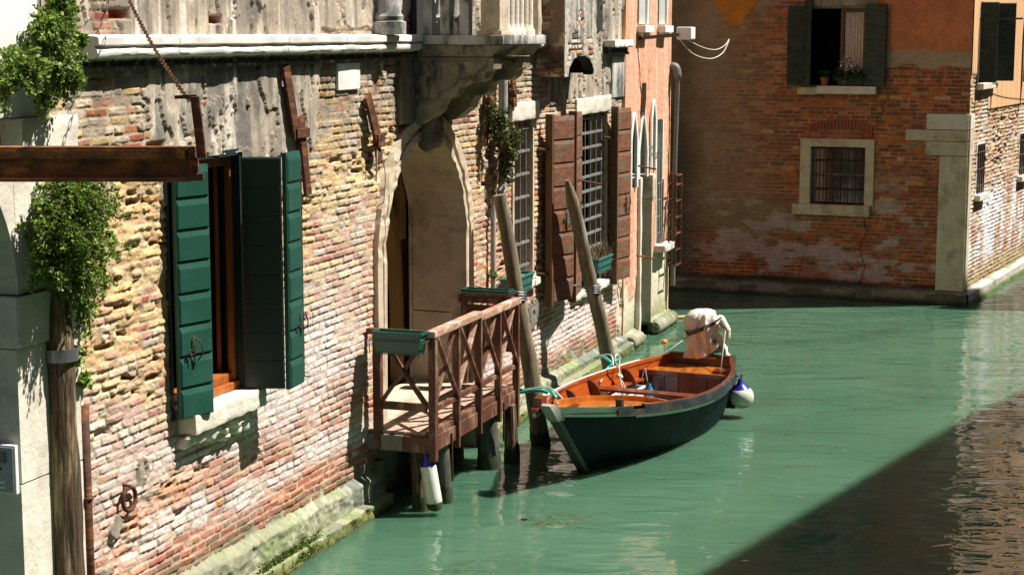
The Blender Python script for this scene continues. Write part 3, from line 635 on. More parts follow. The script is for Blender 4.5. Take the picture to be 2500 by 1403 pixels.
MB().tube(bez([FL.P(2.34, .06, 3.46), FL.P(2.28, .08, 3.3), FL.P(2.3, .06, 3.12)]), .007).tube(bez([FL.P(2.40, .06, 3.46), FL.P(2.47, .08, 3.2), FL.P(2.49, .06, 2.95), FL.P(2.48, .04, 2.7)]), .005).build('hanging_cable', M_PIPE, house, smooth=True)
rg = MB().bar(FL.P(-2.13, -.03, 1.30), FL.P(-2.13, .05, 1.30), .014); ringo = rg.torus(FL.P(-2.12, .035, 1.20), .085, .016, tuple(FL.N), seg=26, s2=8).build('mooring_ring', M_RUST, house, smooth=True)
MB().beam(FL.P(-2.75, .02, 3.58), FL.P(-2.62, .28, 3.72), .03, .07, bev=.003).build('rusty_bracket', M_RUST, house)
MB().tube([FL.P(-2.68, .05, .1), FL.P(-2.68, .05, 2.0)], .035, 10).torus(FL.P(-2.68, .05, 1.35), .036, .012, (0, 0, 1)).build('rusty_pipe', M_RUST, house, smooth=True)
# chimney breast
fl = MB(); fl.box(FL, 7.24, 7.34, -.05, .34, 4.0, 9); fl.box(FL, 8.46, 8.56, -.05, .34, 4.0, 9)
cut = [(7.34, 4.0)]+[(7.92+.52*math.cos(math.pi-math.pi*i/12), 3.98+.24*math.sin(math.pi-math.pi*i/12)) for i in range(13)]+[(8.46, 4.0), (8.46, 9), (7.34, 9)]
fl.prism(FL, cut[1:-3]+[(8.46, 3.99), (8.46, 9), (7.34, 9), (7.34, 3.99)], .22, .34)
fl.build('chimney_breast_core', M_BLACK, house)
def flue_fn(S, Z):
    H, C, f, i = bricks(S, Z, [3.8, 5.2], [[1, 1, 1, 1, 1, 4, 4, 1]]*2, seed=300, depth=.012)
    e = fbm(S*3, Z*3, 301, 4); p = sst(.36, .42, e); st = fbm(S*12, Z*1, 302, 4)
    H = H*(1-p)+p*(.01+.03*(fbm(S*8, Z*8, 303, 3)-.5)); pc = mixc(np.ones(S.shape+(3,))*np.array((.46, .42, .35)), (.15, .14, .12), sst(.42, .66, st)*.8)
    return H+.345, C*(1-p[..., None])+pc*p[..., None]
heightwall('chimney_breast', FL, np.arange(7.22, 8.585, .018), np.arange(3.98, 5.3, .01), flue_fn, M_WALL, house, lambda S, Z: (S < 7.40) | (S > 8.45) | (Z > 3.98+.24*np.sqrt(np.maximum(1-((S-7.92)/.53)**2, 0))))
FS = Fr(FL.P(7.235, .36, 0), FL.N*-1)
def side_fn(S, Z):
    H, C, f, i = bricks(S, Z, [3.8, 5.2], [[2, 3, 3, 1, 1, 1, 1, 1]]*2, seed=310, depth=.012)
    p = sst(.5, .55, fbm(S*3, Z*3, 311, 4)); return -H*(1-p)-.005, mixc(C*(1-p[..., None])+np.array((.25, .18, .11))*p[..., None], (.05, .035, .025), sst(.5, .7, fbm(S*4, Z*6, 312, 4))*.8*(Z < 4.35))
heightwall('chimney_side', FS, np.arange(0, .38, .014), np.arange(3.98, 5.3, .01), side_fn, M_WALL, house)
# white cap stone near the pink house and its pilaster
MB().box(FL, 10.18, 11.06, .0, .10, 4.20, 4.24, .01).box(FL, 10.12, 11.07, .0, .16, 4.30, 4.40, .012).box(FL, 10.2, 11.06, .0, .08, 4.24, 4.30).build('capital_stone', M_CORN, house)
MB().rock(FL, 10.45, 11.06, -.02, .035, 3.62, 4.19, .1, .008, 6, 3, .01).build('pilaster_stone', M_STONEG, house, smooth='auto')
MB().box(FL, 9.3, 10.0, .005, .02, 4.52, 4.95).tube(bez([FL.P(9.5, .03, 4.6), FL.P(9.75, .05, 4.85), FL.P(9.95, .05, 4.9)]), .02).build('vent_hole', M_BLACK, house)

# barred windows
def barwin(a, b, z0, z1, depth, nv, nh, lint, sillz):
    r = MB().box(FL, b-.03, b+.02, -depth, .012, z0, z1).box(FL, a-.02, a+.03, -depth, .012, z0, z1).box(FL, a, b, -depth, .0, z1-.02, z1+.02)
    w = r.build('barred_window', M_JAMB, house)
    MB().box(FL, a-.1, b+.1, -depth-.9, -depth-.85, z0-.1, z1+.1).box(FL, a-.1, a-.05, -depth-.85, -depth, z0-.1, z1+.1).box(FL, b+.05, b+.1, -depth-.85, -depth, z0-.1, z1+.1).box(FL, a-.1, b+.1, -depth-.85, -depth, z1+.1, z1+.15).box(FL, a-.1, b+.1, -depth-.85, -depth, z0-.15, z0-.1).build('room', M_BLACK, w)
    g = MB()
    for i in range(nv): s = a+.05+(b-a-.1)*(i+.5)/nv; g.bar(FL.P(s, -.04, z0), FL.P(s, -.04, z1), .011)
    for i in range(nh): z = z0+(z1-z0)*(i+.6)/nh; g.beam(FL.P(a, -.04, z), FL.P(b, -.04, z), .034, .03)
    g.build('window_bars', M_GRILLE, w)
    MB().rock(FL, *lint, .08, .012, 8, 3, .01).build('lintel', M_STONE, w, smooth='auto')
    MB().rock(FL, a-.05, b+.1, -.15, .08, sillz-.1, sillz, .08, .03, 8, 5, .02).build('window_sill', M_STONE, w, smooth='auto')
barwin(6.38, 7.12, 1.60, 3.50, .26, 3, 7, (6.25, 7.24, -.05, .045, 3.49, 3.70), 1.60)
barwin(8.72, 10.33, 1.16, 3.46, .26, 6, 12, (8.8, 10.4, -.05, .035, 3.45, 3.66), 1.16)
def redshutter(s0, n0, s1, n1, z0, z1, label=None, n=8):
    fr = FL.sub(s0, n0, s1, n1)
    sh_ = shutter(fr, fr.len, z0, z1, house, M_REDSH, n, 1, th=.045, raised=.014, label=label)
    MB().box(fr, -.035, 0, -.06, .045, z0-.05, z1+.03, .004).build('frame_edge', M_BROWNW, sh_)
    latch(fr, fr.len*.6, (z0+z1)/2-.1, .035, sh_, 1, 1.4)
    m = MB()
    for z in (z0+.35, z1-.4): MB().bar(fr.P(0, .01, z), FL.P(s0-.15, 0, z+.02), .018).build('hinge_pin', M_RUST, sh_)
redshutter(7.42, .13, 7.86, .27, 1.24, 3.50)
redshutter(7.89, .27, 8.48, .17, 1.24, 3.52)
redshutter(10.30, .13, 10.74, .20, 1.13, 3.48)
for a_, b_ in (((8.0, .3, 2.7), (8.35, .5, 2.62)), ((11.0, .26, 2.66), (11.25, .45, 2.6)), ((11.0, .25, 1.4), (11.3, .45, 1.32))): MB().bar(FL.P(*a_), FL.P(*b_), .012).build('shutter_hook', M_RUST, house)
# down pipes on the wall
MB().tube(bez([FL.P(5.80, .09, 4.15), FL.P(5.80, .09, 3.6), FL.P(5.80, .09, 2.9), FL.P(5.74, .08, 2.72), FL.P(5.62, .06, 2.62), FL.P(5.58, .05, 2.5), FL.P(5.58, .05, 1.55)], 6), [.052]*13+[.05]*6+[.03]*18, 12).build('down_pipe', M_PIPE, house, smooth='auto')

# white stone water gate at the far left
gate = MB()
def gpr(pts, n0=-.65, n1=.05): gate.prism(FL, pts, n0, n1)
gpr([(-3.43, .1), (-2.68, .1), (-2.68, 1.62), (-3.43, 1.62)]); gpr([(-3.42, 1.632), (-2.68, 1.632), (-2.68, 2.50), (-3.42, 2.50)])
gpr([(-3.44, 2.512), (-2.66, 2.512), (-2.66, 2.84), (-3.44, 2.84)], -.66, .075)
ac = [(-3.38, 2.852), (-2.69, 2.852), (-2.69, 3.60), (-5.4, 3.60)]+[(-4.51+1.13*math.cos(a), 2.87+1.13*math.sin(a)) for a in [math.radians(x) for x in range(125, -1, -6)]]
gate_root = empty('stone_water_gate', 'white stone arched water gate at the far left edge with a grey shaded jamb', 'gateway', FL.P(-3, 0, 0))
gate.build('gate_pier', M_STONE, gate_root)
g2 = MB()
for i in range(4, len(ac)-1):
    a, b = ac[i], ac[i+1]; c = (b[0], 3.60) ; d = (a[0], 3.60)
    g2.prism(FL, [a, b, c, d], -.65, .05)
g2.prism(FL, [(-3.38, 2.852), (-2.69, 2.852), (-2.69, 3.60), (-3.38, 3.60)], -.65, .05)
g2.build('gate_arch', M_STONE, gate_root)
MB().box(FL, -5.4, -2.70, -.5, .02, 3.60, 3.66).rock(FL, -3.3, -2.66, -.1, .07, 3.66, 3.96, .1, .008, 7, 1, .01).build('gate_ledge', M_STONE, gate_root, smooth='auto')
MB().rock(FL, -5.4, -3.02, -.4, .04, 3.97, 5.24, .12, .01, 3, 6, .01).build('upper_white_wall', M_PLASTW, gate_root, smooth='auto')
MB().box(FL, -5.5, -3.0, -1.8, -1.7, 0, 4).build('gate_passage', M_BLACK, gate_root)
MB().box(FL, -3.02, -2.9, -.2, .005, 3.96, 5.24).build('dark_wall_strip', M_DARKSTONE, house)

# ================================================================== PINK HOUSE
pinkh = empty('pink_house', 'salmon pink plastered house with white rimmed pointed arches beyond the red shutters', 'house', FL.P(12.3, 0, 0))
def pink_fn(S, Z):
    e = fbm(S*2.5, Z*2.5, 401, 5); st = fbm(S*16, Z*.8, 402, 4); f = fbm(S*20, Z*20, 403, 3)
    C = np.ones(S.shape+(3,))*np.array((.66, .31, .19)); C = mixc(C, (.74, .44, .31), sst(.42, .62, st)*.8); C = mixc(C, (.5, .2, .1), sst(.55, .7, e)*.4)
    low = sst(.0, .25, 1.02-Z+(e-.5)*1.0+.35*sst(12.5, 13, S)); C = mixc(C, (.62, .56, .42), low*.95); C = mixc(C, (.2, .22, .1), (1-sst(.15, .55, Z+.3*(e-.5)))*.8)
    fr_ = sst(11.32, 11.2, S) if False else (1-sst(11.14, 11.24, S+.1*(e-.5))); C = mixc(C, (.5, .2, .09), fr_*.6)
    return .03+(f-.5)*.012+(e-.5)*.03-low*.02, C
def pa(S, Z, c, hw, zb, zt):
    x = np.abs(S-c)/hw; return (x < 1) & (Z > zb) & (Z < zt-(zt-zb)*.0-hw*2.2*x**1.6)
pk = lambda S, Z: ~(((S > 11.86) & (S < 12.60) & (Z < 2.40)) | ((S > 12.90) & (S < 13.28) & (Z > 1.30) & (Z < 3.2)) | pa(S, Z, 11.52, .17, 2.3, 3.35) | pa(S, Z, 12.02, .24, 2.41, 3.33) | pa(S, Z, 12.62, .12, 2.5, 3.5))
heightwall('plaster_wall', FL, np.arange(11.09, 13.72, .014), np.arange(.0, 5.3, .014), pink_fn, M_PINK, pinkh, pk)
MB().box(FL, 11.09, 13.70, -.4, -.0, 5.28, 15).build('upper_wall', simple('pink_upper_plaster', (.62, .3, .19), (.68, .38, .26), 3, .9, .2), pinkh)
MB().box(FL, 13.69, 13.75, -6, .03, -.3, 9.5).box(FL, 11.07, 11.10, -.3, .045, .0, 9.5).build('corner_wall', M_OCHRE, pinkh)
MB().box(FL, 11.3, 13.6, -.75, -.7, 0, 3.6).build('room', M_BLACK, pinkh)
for c, hw, zb, zt in ((11.52, .17, 2.3, 3.35), (12.02, .24, 2.41, 3.33), (12.62, .12, 2.5, 3.5)):
    pts = [FL.P(c-hw, .05, zb)]+[FL.P(c+hw*x, .05, zt-hw*2.2*abs(x)**1.6) for x in np.linspace(-1, 1, 13)]+[FL.P(c+hw, .05, zb)]
    m = MB().tube(pts, .036, 8, squash=.8); rim = m.build('arched_window', M_PLASTW, pinkh, smooth='auto')
    MB().box(FL, c-hw, c+hw, -.24, -.2, zb, zt).build('pane', simple('pale_green_glass', (.16, .19, .15), (.3, .32, .26), 3, .3, 0, c3=(.5, .5, .42)) if 'pale_green_glass' not in MATS else MATS['pale_green_glass'], rim)
MB().box(FL, 12.56, 12.61, -.55, .06, .2, 2.05).rock(FL, 12.50, 12.68, -.3, .09, 2.06, 2.42, .1, .01, 6, 2, .02).build('door_pillar', M_JAMB, pinkh, smooth='auto')
MB().rock(FL, 11.84, 11.93, -.3, .08, .05, 2.42, .15, .012, 6, 2, .01).build('door_jamb_stone', M_STONE, pinkh, smooth='auto')
MB().box(FL, 12.6, 12.65, -.55, .045, .15, 2.05).build('door_reveal', simple('mossy_plaster', (.28, .3, .22), (.12, .13, .09), 3, .9, .4), pinkh)
for a, b in ((11.2, 11.80), (12.62, 13.8)):
    MB().lathe(FL.P(a, .10, .10), [(.02, 0), (.085, .02), (.105, .08), (.105, b-a-.08), (.085, b-a-.02), (.02, b-a)], 16, tuple(FL.D)).build('rounded_quay_stone', M_QUAY, pinkh, smooth='auto')
heightwall('stone_footing', FL, np.arange(11.3, 13.8, .02), np.arange(-.3, .25, .015), foot_fn, M_WALL, pinkh, lambda S, Z: (S < 11.86) | (S > 12.6))
# barred window with white reveal, upper windows with sills
MB().box(FL, 13.25, 13.29, -.3, .04, 1.3, 3.2).box(FL, 12.88, 12.91, -.3, .04, 1.3, 3.2).build('window_reveal', M_PLASTW, pinkh)
MB().rock(FL, 12.84, 13.5, -.02, .2, 1.22, 1.32, .1, .02, 8, 2, .01).build('window_sill', M_STONE, pinkh, smooth='auto')
g = MB()
for i in range(4): g.bar(FL.P(12.95+i*.1, .04+.02*i, 3.0-.35*i), FL.P(13.0+i*.1, .06, 1.34), .012)
for z in (1.5, 1.75, 2.0, 2.25): g.bar(FL.P(12.92, .05, z), FL.P(13.28, .05, z), .01)
g.build('window_bars', M_GREYW, pinkh)
g = MB()
for n in (.14, .24): g.bar(FL.P(13.66, n, .95), FL.P(13.66, n, 2.35), .012).bar(FL.P(13.3, n, .95), FL.P(13.3, n, 2.35), .012)
for z in (.96, 1.2, 1.45, 1.7, 1.95, 2.2, 2.34): g.bar(FL.P(13.66, .0, z), FL.P(13.66, .25, z), .011).bar(FL.P(13.3, .24, z), FL.P(13.66, .24, z), .011)
g.build('window_cage', M_RUST, pinkh)
for s in (11.75, 12.9):
    w_ = MB().box(FL, s, s+.36, .035, .05, 4.62, 5.25).build('upper_window', simple('grey_blind', (.5, .52, .48), (.42, .44, .4), 3, .6, .1) if 'grey_blind' not in MATS else MATS['grey_blind'], pinkh)
    MB().box(FL, s+.36, s+.42, .03, .08, 4.62, 5.25).build('window_surround', M_PLASTW, w_)
    MB().box(FL, s-.04, s+.46, .02, .16, 4.50, 4.60, .01).box(FL, s+.02, s+.40, .02, .11, 4.43, 4.50).build('window_sill', M_PLASTW, w_)
MB().beam(FL.P(11.75, .05, 4.42), FL.P(12.2, .52, 4.47), .025, .05).build('clothes_line_bracket', M_IRON, pinkh)
MB().tube(bez([FL.P(13.72, -.02, 3.95), FL.P(13.72, .08, 3.98), FL.P(13.72, .13, 3.9), FL.P(13.72, .14, 3.6), FL.P(13.72, .11, 2.2), FL.P(13.72, .11, .6)], 6), [.07]*16+[.036]*15, 12).build('drain_pipe', M_PIPED, pinkh, smooth='auto')
MB().box(FL, 13.705, 13.76, -.3, -.02, .1, 3.85).build('orange_corner_strip', simple('orange_plaster', (.6, .22, .03), (.5, .18, .03), 3, .9, .2), pinkh)
cb = MB().box(FL, 12.22, 12.5, .48, .70, 4.40, 4.58, .02); cbo = cb.build('security_camera_box', M_WHITEP, loc=FL.P(12.3, .55, 4.4)); tag(cbo, 'small white security camera box at the end of the iron bracket on the pink house', 'security camera')  # white security camera box held by the bracket
w1 = MB().tube(bez([FL.P(12.3, .5, 4.42), FL.P(12.5, .66, 4.2), FL.P(12.8, .85, 4.12), FL.P(13.2, .95, 4.2), FL.P(13.4, 1.0, 4.38)]), .008).build('cable', M_ROPEW, loc=FL.P(12.5, .6, 4.2), smooth=True); tag(w1, 'pale cable sagging from the white security camera box, lower of two', 'cable', 'loose cables at the bracket')
w1 = MB().tube(bez([FL.P(12.3, .52, 4.46), FL.P(12.6, .75, 4.3), FL.P(12.9, .9, 4.25), FL.P(13.2, .98, 4.31), FL.P(13.4, 1.0, 4.40)]), .007).build('cable', M_ROPEW, loc=FL.P(12.5, .6, 4.3), smooth=True); tag(w1, 'pale cable sagging from the white security camera box, upper of two', 'cable', 'loose cables at the bracket')

# ================================================================== FAR BRICK HOUSE (face 1 shaded, face 2 sunlit)
far = empty('brick_corner_house', 'shaded red brick house with a white stone corner pier at the canal junction', 'house', F1.P(5, 0, 0))
def f1_fn(S, Z):
    wz = [.2, .9, 1.5, 2.2, 3.2, 5]
    wt = [[8, 3, .5, 1, 0, 0, 0, .5], [8, 3, 1, 1, 0, 0, 0, .5], [5, 4, 2, 1, .4, 0, .3, .5], [2, 5, 4, .6, .8, .2, .3, .3], [1.6, 5, 4.5, .5, .8, .2, .2, .2], [1.5, 4, 4.5, .5, .7, .2, .2, .2]]
    e = fbm(S*1.5, Z*1.5, 501, 5); f = fbm(S*10, Z*10, 502, 3)
    H, C, face, ids = bricks(S, Z, wz, wt, ch=.068, L=.26, joint=.008, wob=.008, depth=.006, prot=.003, seed=500, mortar=(.40, .33, .25), mv=.4)
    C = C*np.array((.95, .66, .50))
    redz = np.clip(blob(S, Z, 2.85, 2.95, .62, .30)+.8*blob(S, Z, 1.55, 3.35, .3, .1), 0, 1); C = mixc(C, (.30, .075, .045), redz*.7*face)
    C = mixc(C, (.30, .24, .16), np.clip((1-sst(.3, 2.3, S))*.75*sst(.9, 1.4, Z), 0, 1)*(.4+e))
    C = mixc(C, (.24, .20, .11), np.clip(blob(S, Z, 1.2, 1.35, 1.0, .35)*.9, 0, .75)*(.4+e))
    sl = fbm(S*2.2, Z*5, 503, 5); C = mixc(C, (.46, .34, .34), np.clip(sst(.5, .68, sl)*(1-sst(1.2, 2.2, Z))*.9, 0, .8))
    C = mixc(C, (.42, .33, .30), np.clip(.8*blob(S, Z, 3.8, 1.5, .35, .5), 0, .8)*sst(.4, .6, sl))
    ck = np.exp(-((S-(3.25+.12*(fbm(S*0, Z*2.5, 504, 4)-.5)*4-.0))/.010)**2)*(Z < 1.45)+np.exp(-((S-(3.55-.0+.4*(Z-3.2)+.03*np.sin(Z*30)))/.010)**2)*(Z > 2.75)*(Z < 3.5)
    C = C*(1-.85*np.clip(ck, 0, 1))[..., None]; H = H-.01*ck
    # plaster on the upper right and the orange patch
    edge = 4.15+(e-.5)*.35
    pb = sst(3.52, 3.62, S)*sst(-.02, .02, Z-edge+.28); pt = sst(3.52, 3.62, S)*sst(-.04, .04, Z-edge)
    pb = np.maximum(pb, (1-sst(.2, .9, S+(e-.5)*.8))*sst(4.2, 4.5, Z))
    C = mixc(C, (.42, .30, .20), pb*.9); C = mixc(C, (.62, .205, .085), pt); H = H*(1-pb)+pb*.008+pt*.006
    C = mixc(C, (.40, .16, .08), pt*sst(.45, .65, fbm(S*2, Z*2, 505, 5))*.6)
    tri = (Z > 4.60+np.maximum(np.abs(S-1.0)-.06, 0)*1.3); C = mixc(C, (.58, .22, .035), tri*1.0); H = H+tri*.012
    tr2 = (Z > 4.45+np.maximum(np.abs(S-.95)-.3, 0)*1.0)*(~tri); C = mixc(C, (.36, .24, .15), tr2*.8*sst(.35, .5, e))
    C = mixc(C, (.025, .028, .018), (1-sst(.26, .36, Z+(e-.5)*.12))*.92)
    C = mixc(C, (.06, .06, .05), (1-sst(-.1, .75, S+(e-.5)*.5))*.92*(1-.3*sst(2.5, 4, Z)))  # shade beside the side canal painted into the wall's left edge
    return H+.0, C*(.8+.4*f)[..., None]
k1 = lambda S, Z: ~(((S > 2.24) & (S < 3.24) & (Z > 3.62) & (Z < 4.93)) | ((S > 2.37) & (S < 3.30) & (Z > 1.62) & (Z < 2.58)))
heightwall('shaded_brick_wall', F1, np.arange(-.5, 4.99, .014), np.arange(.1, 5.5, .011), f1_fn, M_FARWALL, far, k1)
MB().box(F1, -3.5, -.49, -.3, 0, -.3, 13).box(F1, -3.5, 4.99, -.3, -.005, 5.48, 13).build('upper_wall', simple('shaded_upper_brick', (.3, .14, .08), (.4, .2, .1), 3, .9, .3, c3=(.5, .2, .1), s3=.6), far)
MB().box(F1, -3.6, 5.2, -9, .15, 13, 13.2).build('roof', M_ROOF, far)
MB().box(F1, -3.5, 4.9, -8, -7.8, -.3, 13).build('rear_wall', M_SHADEH, far)
def p1_fn(S, Z):
    e = fbm(S*3, Z*8, 511, 4); f = fbm(S*20, Z*20, 512, 3)
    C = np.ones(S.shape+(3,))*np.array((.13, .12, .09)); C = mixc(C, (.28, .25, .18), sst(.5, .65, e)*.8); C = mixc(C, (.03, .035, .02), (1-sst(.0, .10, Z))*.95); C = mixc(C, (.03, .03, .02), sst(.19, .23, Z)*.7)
    return .10-sst(.19, .24, Z)*.09+(e-.5)*.05, C*(.7+.6*f)[..., None]
heightwall('stone_plinth', F1, np.arange(-.5, 5.08, .02), np.arange(-.3, .26, .012), p1_fn, M_WALL, far)
# upper window
u = MB().box(F1, 2.22, 2.26, -.2, .004, 3.62, 4.93).box(F1, 3.22, 3.26, -.2, .004, 3.62, 4.93).box(F1, 2.24, 3.24, -.2, .004, 4.90, 4.95).build('window_reveal', M_DARKSTONE, far)
MB().box(F1, 1.8, 3.7, -1.5, -1.4, 3.2, 5.2).box(F1, 1.8, 3.7, -1.4, -.2, 3.1, 3.2).box(F1, 1.8, 3.7, -1.4, -.2, 5.2, 5.3).box(F1, 1.7, 1.8, -1.4, -.2, 3.2, 5.2).box(F1, 3.7, 3.8, -1.4, -.2, 3.2, 5.2).box(F1, 1.8, 2.24, -.26, -.2, 3.2, 5.2).box(F1, 3.24, 3.7, -.26, -.2, 3.2, 5.2).build('room', M_BLACK, u)
MB().box(F1, 2.80, 2.86, -.16, -.1, 3.66, 4.90, .006).box(F1, 3.19, 3.22, -.16, -.1, 3.66, 4.90).box(F1, 2.86, 3.19, -.16, -.1, 4.84, 4.90).box(F1, 2.86, 3.19, -.16, -.1, 3.66, 3.71).build('casement', M_BROWNW, u)
# lace curtain hung in folds
cu = MB(); nn = 60
for i in range(nn):
    s0, s1 = 2.87+.32*i/nn, 2.87+.32*(i+1)/nn; h0, h1 = (-.135+.006*math.sin(i*.7), -.135+.006*math.sin((i+1)*.7))
    cu.add([F1.P(s0, h0, 3.70), F1.P(s1, h1, 3.70), F1.P(s1, h1, 4.85), F1.P(s0, h0, 4.85)], [(0, 1, 2, 3)])
cu.build('lace_curtain', M_CURT, u, nrm=False)
MB().box(F1, 2.46, 3.46, -.1, .12, 3.48, 3.61, .01).build('window_sill', M_STONE, far); MB().box(F1, 2.12, 2.452, -.02, .06, 3.46, 3.585, .01).build('sill_stone', M_JAMB, far)
MB().rock(F1, 2.2, 3.45, -.02, .02, 4.94, 5.2, .1, .01, 5, 3, .01).build('lintel', M_CONSOLE, far, smooth='auto')
ff = Fr(F1.P(2.25, .03, 0), F1.P(1.94, .13, 0)-F1.P(2.25, .03, 0)); s1_ = shutter(ff, .32, 3.62, 4.95, far, M_DKGREEN, 7, 0, raised=.006, flat=True, gap=.005)
ff = Fr(F1.P(2.26, .02, 0), F1.P(2.37, .28, 0)-F1.P(2.26, .02, 0)); shutter(ff, .26, 3.62, 4.95, far, M_DKGREEN, 7, 0, raised=.006, flat=True, gap=.005)
ff = Fr(F1.P(3.24, .05, 0), F1.P(3.61, .13, 0)-F1.P(3.24, .05, 0)); shutter(ff, .38, 3.62, 4.97, far, M_DKGREEN, 7, 0, raised=.006, flat=True, gap=.005)
# lower window with stone frame and bars
lw = MB().box(F1, 2.19, 2.37, -.18, .035, 1.60, 2.62, .006).box(F1, 3.30, 3.45, -.18, .035, 1.60, 2.62, .006).box(F1, 2.19, 3.45, -.18, .04, 2.585, 2.72, .006).box(F1, 2.07, 3.40, -.18, .07, 1.42, 1.60, .01).build('stone_window_frame', M_JAMB, far)
MB().box(F1, 2.2, 3.5, -1.1, -1.0, 1.4, 2.8).box(F1, 2.2, 3.5, -1.0, -.18, 2.6, 2.8).box(F1, 2.2, 3.5, -1.0, -.18, 1.3, 1.5).box(F1, 2.1, 2.2, -1.0, -.18, 1.4, 2.8).box(F1, 3.5, 3.6, -1.0, -.18, 1.4, 2.8).build('room', M_BLACK, lw)
MB().box(F1, 2.9, 3.3, -.6, -.5, 1.62, 1.9).build('inner_ledge', simple('dim_grey_board', (.18, .15, .15), None, 4, .9, 0), lw)
MB().box(F1, 2.42, 3.30, -.17, -.14, 2.08, 2.12).box(F1, 2.38, 2.42, -.17, -.14, 1.63, 2.57).build('casement', M_GREYW, lw)
MB().box(F1, 2.42, 3.30, -.152, -.148, 1.63, 2.57).build('pane', M_GLASS, lw)
g = MB()
for i in range(7): s = 2.37+.93*(i+.75)/7.5; g.bar(F1.P(s, -.03, 1.6), F1.P(s, -.03, 2.58), .009)
for z in (1.85, 2.1, 2.34, 2.55): g.beam(F1.P(2.36, -.03, z), F1.P(3.31, -.03, z), .02, .022)
g.build('window_bars', M_RUST, lw)
# shallow brick arch over it
ra = MB()
for i in range(19):
    t = (i-9)/9; s = 2.86+t*.52; z = 2.90-.09*t*t; a = t*.18
    ra.box(Fr(F1.P(s, 0, 0), F1.D), -.022, .022, -.01, .016, z-.0, z+.15, .004)
ra.build('brick_arch', simple('arch_brick', (.24, .065, .04), (.3, .09, .05), 8, .9, .4), far)
# corner pier wrapping both faces
for i, (a, b, z0, z1, nm_) in enumerate(((4.53, 5.0, .20, 2.475, 'corner_pier'), (4.30, 5.0, 2.485, 2.715, 'corner_block'), (3.96, 5.0, 2.725, 2.905, 'corner_block'), (4.30, 5.0, 2.915, 3.17, 'corner_block'))):
    MB().box(F1, a, 4.985, -.3, .03, z0, z1, .008).box(F2, -.0, (.19, .34, .22, .30)[i], -.3, .03, z0, z1, .008).build(nm_, M_STONE if i == 3 else M_JAMB, far)
MB().box(F1, -.62, -.50, .02, .16, -.1, 9).build('black_down_pipe', M_IRON, far)
def f2_fn(S, Z):
    wz = [.1, .9, 1.6, 2.2, 3.4, 5]; wt = [[1, 1, 1, 3, 1, 4, 1, 0], [.6, .4, .6, 3, .6, 6, 1, 0], [1.5, .5, 2, 4, 1, 4, .5, 0], [.6, .4, 3, 2, 4, 4, .5, 0], [.6, .4, 3, 2, 4, 4, .5, 0], [.6, .4, 3, 2, 4, 4, .5, 0]]
    e = fbm(S*1.2, Z*1.5, 601, 5); ero = np.clip(1.0*blob(S, Z, 2.7, 2.7, .9, .6)+.6*blob(S, Z, 1.7, 2.0, .6, .5), 0, 1)*sst(.35, .55, fbm(S*2.5, Z*2.5, 602, 4))
    H, C, face, ids = bricks(S, Z, wz, wt, ch=.068, ero=ero, depth=.018, seed=600, mortar=(.46, .4, .3))
    sl = fbm(S*3, Z*1.2, 603, 4); C = mixc(C, (.78, .76, .78), np.clip(sst(.35, .6, sl)*(1-sst(1.5, 2.1, Z+(e-.5)*.5))*.8*sst(.3, .9, Z), 0, .8))
    C = mixc(C, (.30, .24, .10), np.clip(1-sst(.2, .7, Z), 0, .7)*(.4+e)); C = mixc(C, (.03, .035, .02), (1-sst(.14, .24, Z))*.8)
    P_ = np.maximum(sst(1.30, 1.38, S)*sst(3.17, 3.21, Z), (1-sst(.42, .5, S))*sst(3.75, 3.85, Z+(e-.5)*.3)); P_ = np.maximum(P_, sst(4.8, 4.9, Z))
    st = fbm(S*9, Z*.8, 604, 4); pc = mixc(np.ones(S.shape+(3,))*np.array((.72, .43, .22)), (.58, .34, .17), sst(.42, .62, st)*.6)
    g_ = np.maximum(((S > .9) & (S < 1.35) & (Z > 2.6) & (Z < 3.6))*.8, (S > 4.2)*(Z < 3.6)*(Z > 2.3)*.8); C = mixc(C, (.5, .46, .38), g_)
    return H*(1-P_)+.02*P_, C*(1-P_[..., None])+pc*P_[..., None]
k2 = lambda S, Z: ~(((S > .48) & (S < 1.60) & (Z > 3.66) & (Z < 5.0)) | ((S > .66) & (S < 1.25) & (Z > 1.79) & (Z < 2.64)) | ((S > 4.25) & (S < 4.9) & (Z > 1.85) & (Z < 2.64)))
heightwall('sunlit_brick_wall', F2, np.arange(.0, 7.0, .018), np.arange(.1, 5.5, .011), f2_fn, M_WALL, far, k2)
MB().box(F2, 0, 9.3, -.3, -.0, 5.48, 13).box(F2, 6.98, 14, -.3, 0, -.3, 13).build('sunlit_upper_wall', M_OCHRE, far)
def p2_fn(S, Z):
    e = fbm(S*2, Z*6, 611, 4); f = fbm(S*20, Z*20, 612, 3)
    C = np.ones(S.shape+(3,))*np.array((.46, .44, .38)); C = mixc(C, (.2, .22, .12), sst(.5, .65, e)*.7); C = mixc(C, (.10, .14, .02), (1-sst(.04, .12, Z))*.9)
    return .12-sst(.19, .24, Z)*.1+(e-.5)*.04, C*(.7+.6*f)[..., None]
heightwall('stone_plinth', F2, np.arange(-.1, 7.0, .03), np.arange(-.3, .27, .014), p2_fn, M_WALL, far)
